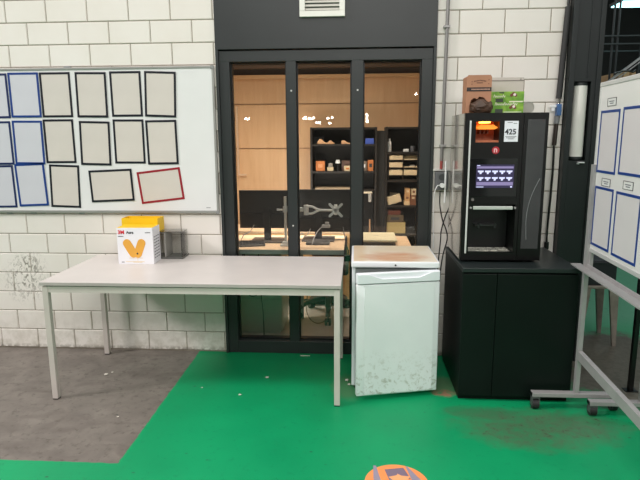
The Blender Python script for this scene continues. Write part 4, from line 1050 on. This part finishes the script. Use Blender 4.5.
def lumpy(x0, x1, z0, z1, y, m, lab, name, cat, humps):
    """low object with a wavy top outline"""
    b = B(); n = 14; pts = [(x0, z0+.0006)]
    for k in range(n+1):
        f = k/n; h = .25+.75*max(math.exp(-((f-c)/w_)**2)*a for c, w_, a in humps)
        pts.append((x0+(x1-x0)*f, z0+(z1-z0)*h))
    pts.append((x1, z0+.0006)); prism(b, pts, y, y+.11)
    o = single(name, b, m, lab, cat, ((x0+x1)/2, y+.05, z0)); md = o.modifiers.new('b', 'BEVEL'); md.width = .004; md.segments = 2
    return o
lumpy(-.385, -.215, 1.490, 1.545, 1.74, peach, 'peach coloured hump backed holder on the upper left shelf', 'desk_organizer', 'organizer', ((.2, .16, 1.), (.75, .12, .6)))
lumpy(-.145, -.030, 1.490, 1.528, 1.74, peach, 'peach coloured low holder on the upper shelf near the mullion', 'desk_organizer', 'organizer', ((.15, .3, 1.), (1., .1, .5)))
carton(-.435, -.33, 1.490, 1.535, 1.90, .06, mat('grey_binder', (110, 112, 118), .5), 'grey file box lying at the back of the upper left shelf', 'file_box', 'box')
carton(-.435, -.33, 1.536, 1.562, 1.90, .06, mat('grey_binder', (110, 112, 118), .5), 'thinner grey file box lying on top of another', 'file_box', 'box')
carton(-.40, -.312, 1.225, 1.325, 1.74, .14, orange, 'orange box on the left shelf, tallest of its row', label_m=mat('label_peach', (226, 160, 110), .5))
carton(-.285, -.225, 1.225, 1.262, 1.74, .10, cream, 'small white tray with papers beside the orange box', 'letter_tray', 'tray')
carton(-.276, -.234, 1.2635, 1.300, 1.76, .06, mat('tray_grey', (150, 144, 136), .6), 'small grey packet standing on the white tray', 'packet', 'packet')
t = thing('desk_gadget', 'small black gadget with a white cap between the boxes on the shelf', 'gadget', (-.185, 1.78, 1.225))
b = B(); cyl(b, (-.182, 1.78, 1.2255), (-.182, 1.78, 1.30), .022, .016, 16); obj('body', b, blk, t, smooth=True)
b = B(); cyl(b, (-.182, 1.78, 1.3005), (-.182, 1.78, 1.336), .026, .018, 16); obj('cap', b, white_pl, t, smooth=True)
carton(-.145, -.035, 1.225, 1.325, 1.83, .12, mat('mauve_box', (140, 108, 98), .6), 'mauve box at the back of the shelf beside the mullion')
carton(-.118, -.050, 1.225, 1.275, 1.73, .08, cream, 'pale box in front of the mauve one', label_m=orange)
carton(.092, .175, 1.490, 1.545, 1.74, .12, mat('blue_box', (70, 96, 190), .5), 'bright blue box on the upper shelf in the right pane')
carton(.118, .172, 1.225, 1.332, 1.74, .12, orange, 'orange box on the shelf in the right pane', label_m=dk)
carton(.045, .108, 1.225, 1.322, 1.76, .12, mat('taupe_box', (120, 108, 96), .6), 'taupe box left of the orange one in the right pane', label_m=white_pl)
# vertical bottle
t = thing('spray_bottle', 'white bottle standing on the upper right shelf', 'bottle', (.330, 1.76, 1.415))
b = B(); cyl(b, (.330, 1.76, 1.4155), (.330, 1.76, 1.505), .018, n=18); cyl(b, (.330, 1.76, 1.505), (.330, 1.76, 1.525), .018, .008, 18); obj('bottle', b, white_pl, t, smooth=True)
b = B(); cyl(b, (.330, 1.76, 1.5253), (.330, 1.76, 1.542), .008, n=12); obj('cap', b, white_pl, t, smooth=True)
carton(.465, .515, 1.415, 1.440, 1.72, .05, white_pl, 'small white box on the upper right shelf', 'small_carton')
b = B(); cyl(b, (.555, 1.78, 1.4155), (.555, 1.78, 1.47), .018, .022, 14); single('grey_cup', b, mat('grey_binder', (110, 112, 118), .5), 'grey cup at the back of the upper right shelf', 'cup', (.555, 1.78, 1.415), smooth=True)
# drawer stack between 1.15 and 1.40
t = thing('letter_tray_stack', 'stack of cream letter trays on the right shelving unit', 'tray stack', (.46, 1.80, 1.135))
b = B()
box(b, .318, .324, 1.72, 1.99, 1.1355, 1.396); box(b, .610, .616, 1.72, 1.99, 1.1355, 1.396); box(b, .3245, .6095, 1.985, 1.99, 1.1355, 1.396); box(b, .462, .468, 1.725, 1.984, 1.1355, 1.396)
for z in (1.1355, 1.180, 1.256, 1.330, 1.385):
    box(b, .3245, .4615, 1.725, 1.984, z, z+.006); box(b, .4685, .6095, 1.725, 1.984, z, z+.006)
obj('case', b, mat('case_dark', (60, 50, 42), .5), t)
for (x0, x1, z0, z1) in ((.328, .458, 1.3365, 1.378), (.328, .458, 1.2625, 1.312), (.328, .458, 1.1865, 1.238), (.472, .606, 1.1865, 1.238)):
    b = B(); box(b, x0, x1, 1.712, 1.95, z0, z1, .002); d = obj('drawer', b, cream, t)
for z in (1.338, 1.264):
    b = B(); box(b, .472, .606, 1.712, 1.90, z-.0015, z+.006); obj('tray_edge', b, cream, t)
b = B(); box(b, .478, .60, 1.73, 1.93, 1.345, 1.378, .002); obj('papers', b, mat('papers_olive', (120, 108, 80), .7), t)
b = B(); box(b, .53, .58, 1.73, 1.80, 1.2705, 1.285, .002); obj('papers', b, mat('papers_grey', (150, 146, 136), .7), t)
# tumbled cartons on shelf .885
carton(.322, .462, .885, .965, 1.73, .10, cream, 'cream carton lying tilted at the left of the pile', rot=R(-16))
carton(.350, .420, .885, .995, 1.86, .06, mat('grey_beige', (186, 168, 138), .6), 'grey beige carton standing behind the tilted one', rot=R(0))
carton(.482, .540, .885, .925, 1.73, .10, mat('pale_tan', (220, 190, 146), .6), 'small tan carton at the bottom of the right pile')
carton(.543, .600, .885, .930, 1.73, .10, brownb, 'brown carton at the bottom right of the pile')
carton(.488, .538, .9262, .990, 1.73, .10, mat('tan_b', (206, 160, 110), .6), 'tan carton, second layer of the right pile', label_m=brownb)
carton(.545, .598, .9312, .985, 1.73, .10, brownb, 'brown carton, second layer of the right pile', label_m=cream)
carton(.490, .540, .9912, 1.055, 1.73, .10, mat('tan_b', (206, 160, 110), .6), 'tan carton at the top of the pile', label_m=cream)
carton(.552, .600, .9862, 1.050, 1.73, .10, cream, 'cream carton with brown label at the top right of the pile', label_m=brownb)
# archive boxes on shelf .60
carton(.312, .500, .60, .710, 1.72, .16, mat('archive_olive', (190, 168, 112), .6), 'large olive tan archive box on the lower right shelf', 'archive_box')
carton(.312, .480, .7112, .785, 1.73, .14, mat('archive_brown', (96, 80, 58), .6), 'dark olive archive box stacked on the olive tan one', 'archive_box', label_m=dk)
carton(.320, .450, .7862, .830, 1.74, .12, mat('archive_red', (128, 72, 56), .6), 'flat red brown box on top of the archive boxes', 'flat_carton')
# white coat-hook / kettle shape on left bay, seen above the desk
t = thing('paper_roll', 'white roll hanging at the right side of the left shelving unit', 'roll', (.13, 1.76, 1.045))
b = B(); cyl(b, (.142, 1.74, .92), (.142, 1.74, 1.015), .017, n=16); obj('roll', b, white_pl, t, smooth=True)
b = B(); box(b, .03, .160, 1.60, 1.86, 1.0155, 1.0265, .002)
obj('holder', b, mat('holder_cream', (226, 214, 190), .5), t)
b = B(); box(b, -.40, -.05, 1.60, 1.90, .985, 1.003, .003); bmesh.ops.translate(b, verts=b.verts, vec=(0, 0, 1.0455-.985))
single('flat_tray', b, mat('tray_taupe', (170, 150, 124), .5), 'flat taupe tray lying on the left shelf just above the monitors', 'tray', (-.22, 1.75, 1.0455))
b = B(); box(b, .135, .150, 1.735, 1.76, .5505, .74, .003); single('wooden_stick', b, peach, 'short peach coloured stick standing on the low left shelf', 'stick', (.142, 1.75, .55))

# ------------------------------------------------------------------ lights
def area(name, loc, rot, size, sizey, power, col):
    l = bpy.data.lights.new(name, 'AREA'); l.shape = 'RECTANGLE'; l.size = size; l.size_y = sizey; l.energy = power; l.color = col
    o = bpy.data.objects.new(name, l); COL.objects.link(o); o.location = loc; o.rotation_euler = rot; return o
area('hall_key_fill', (-8.2, -3.5, 6.3), (R(20), R(-48), 0), 1.3, 1.3, 305, (1, .96, .95))
area('hall_key_fill', (-.6, -2.2, 3.9), (0, 0, 0), 2.4, .6, 22, (1, .965, .93))
area('hall_key_fill', (.6, -6.0, 3.9), (R(25), 0, 0), 4.0, 1.0, 98, (1, .965, .93))  # unseen frontal fill, added to brighten the wall and the fronts
area('far_hall_lamp', (3.6, 3.0, 3.9), (0, 0, 0), 1.5, .5, 14, (.85, 1, 1))
for x_, y_, p_ in ((-1.3, .93, 10.5), (-.2, .93, 10.5), (.8, .8, 6)):
    l_ = area('office_lamp_fill', (x_, y_, 2.85), (0, 0, 0), .7, .25, p_, (1, .88, .76)); l_.data.spread = R(110)
l_ = area('office_lamp_fill', (-.5, .115, 2.85), (0, 0, 0), 1.2, .06, 7, (1, .92, .82)); l_.data.spread = R(60)  # added unseen strip light, lifts the drawer unit by bounce off the floor
area('office_lamp_fill', (-.6, 1.2, 2.85), (0, 0, 0), 1.6, .3, 4, (1, .86, .74))
# far lamps over the hall floor, met only as glints in the panes
for x_, z_, w_, h_ in ((-3.27, 2.10, .16, .05), (-1.53, 2.11, .09, .07), (-1.39, 2.10, .09, .06), (-1.27, 2.11, .06, .06), (-.84, 2.11, .08, .05), (-.72, 2.12, .05, .05), (-1.14, 1.97, .14, .05), (-.78, 1.96, .08, .04), (.32, 2.10, .055, .26), (1.74, 2.78, .06, .06)):
    l_ = area('distant_lamp', (x_, -13, z_), (R(90), 0, 0), w_, h_, 60*w_*h_*4, (1, .97, .9))
wld = bpy.data.worlds.new('hall_ambient'); SC.world = wld; wld.use_nodes = True
bg = wld.node_tree.nodes['Background']; bg.inputs[0].default_value = (1., .97, .96, 1); bg.inputs[1].default_value = .62

# ------------------------------------------------------------------ camera
cam = bpy.data.cameras.new('camera'); co = bpy.data.objects.new('camera', cam); COL.objects.link(co)
cam.sensor_width = 36; cam.sensor_fit = 'HORIZONTAL'; cam.lens = 558.178/640*36; cam.clip_start = .05
right = Vector((.998, .0645, -.0058)).normalized(); fwd = Vector((-.0635, .9812, -.1821)).normalized()
right = (right-fwd*right.dot(fwd)).normalized(); upv = right.cross(fwd)
Mc = Matrix((right, upv, -fwd)).transposed().to_4x4(); Mc.translation = Vector((0, -3.865, 1.565))
co.matrix_world = Mc
SC.camera = co
vs = SC.view_settings; vs.view_transform = 'Standard'; vs.look = 'None'; vs.gamma = 1; vs.use_curve_mapping = False; vs.exposure = .55
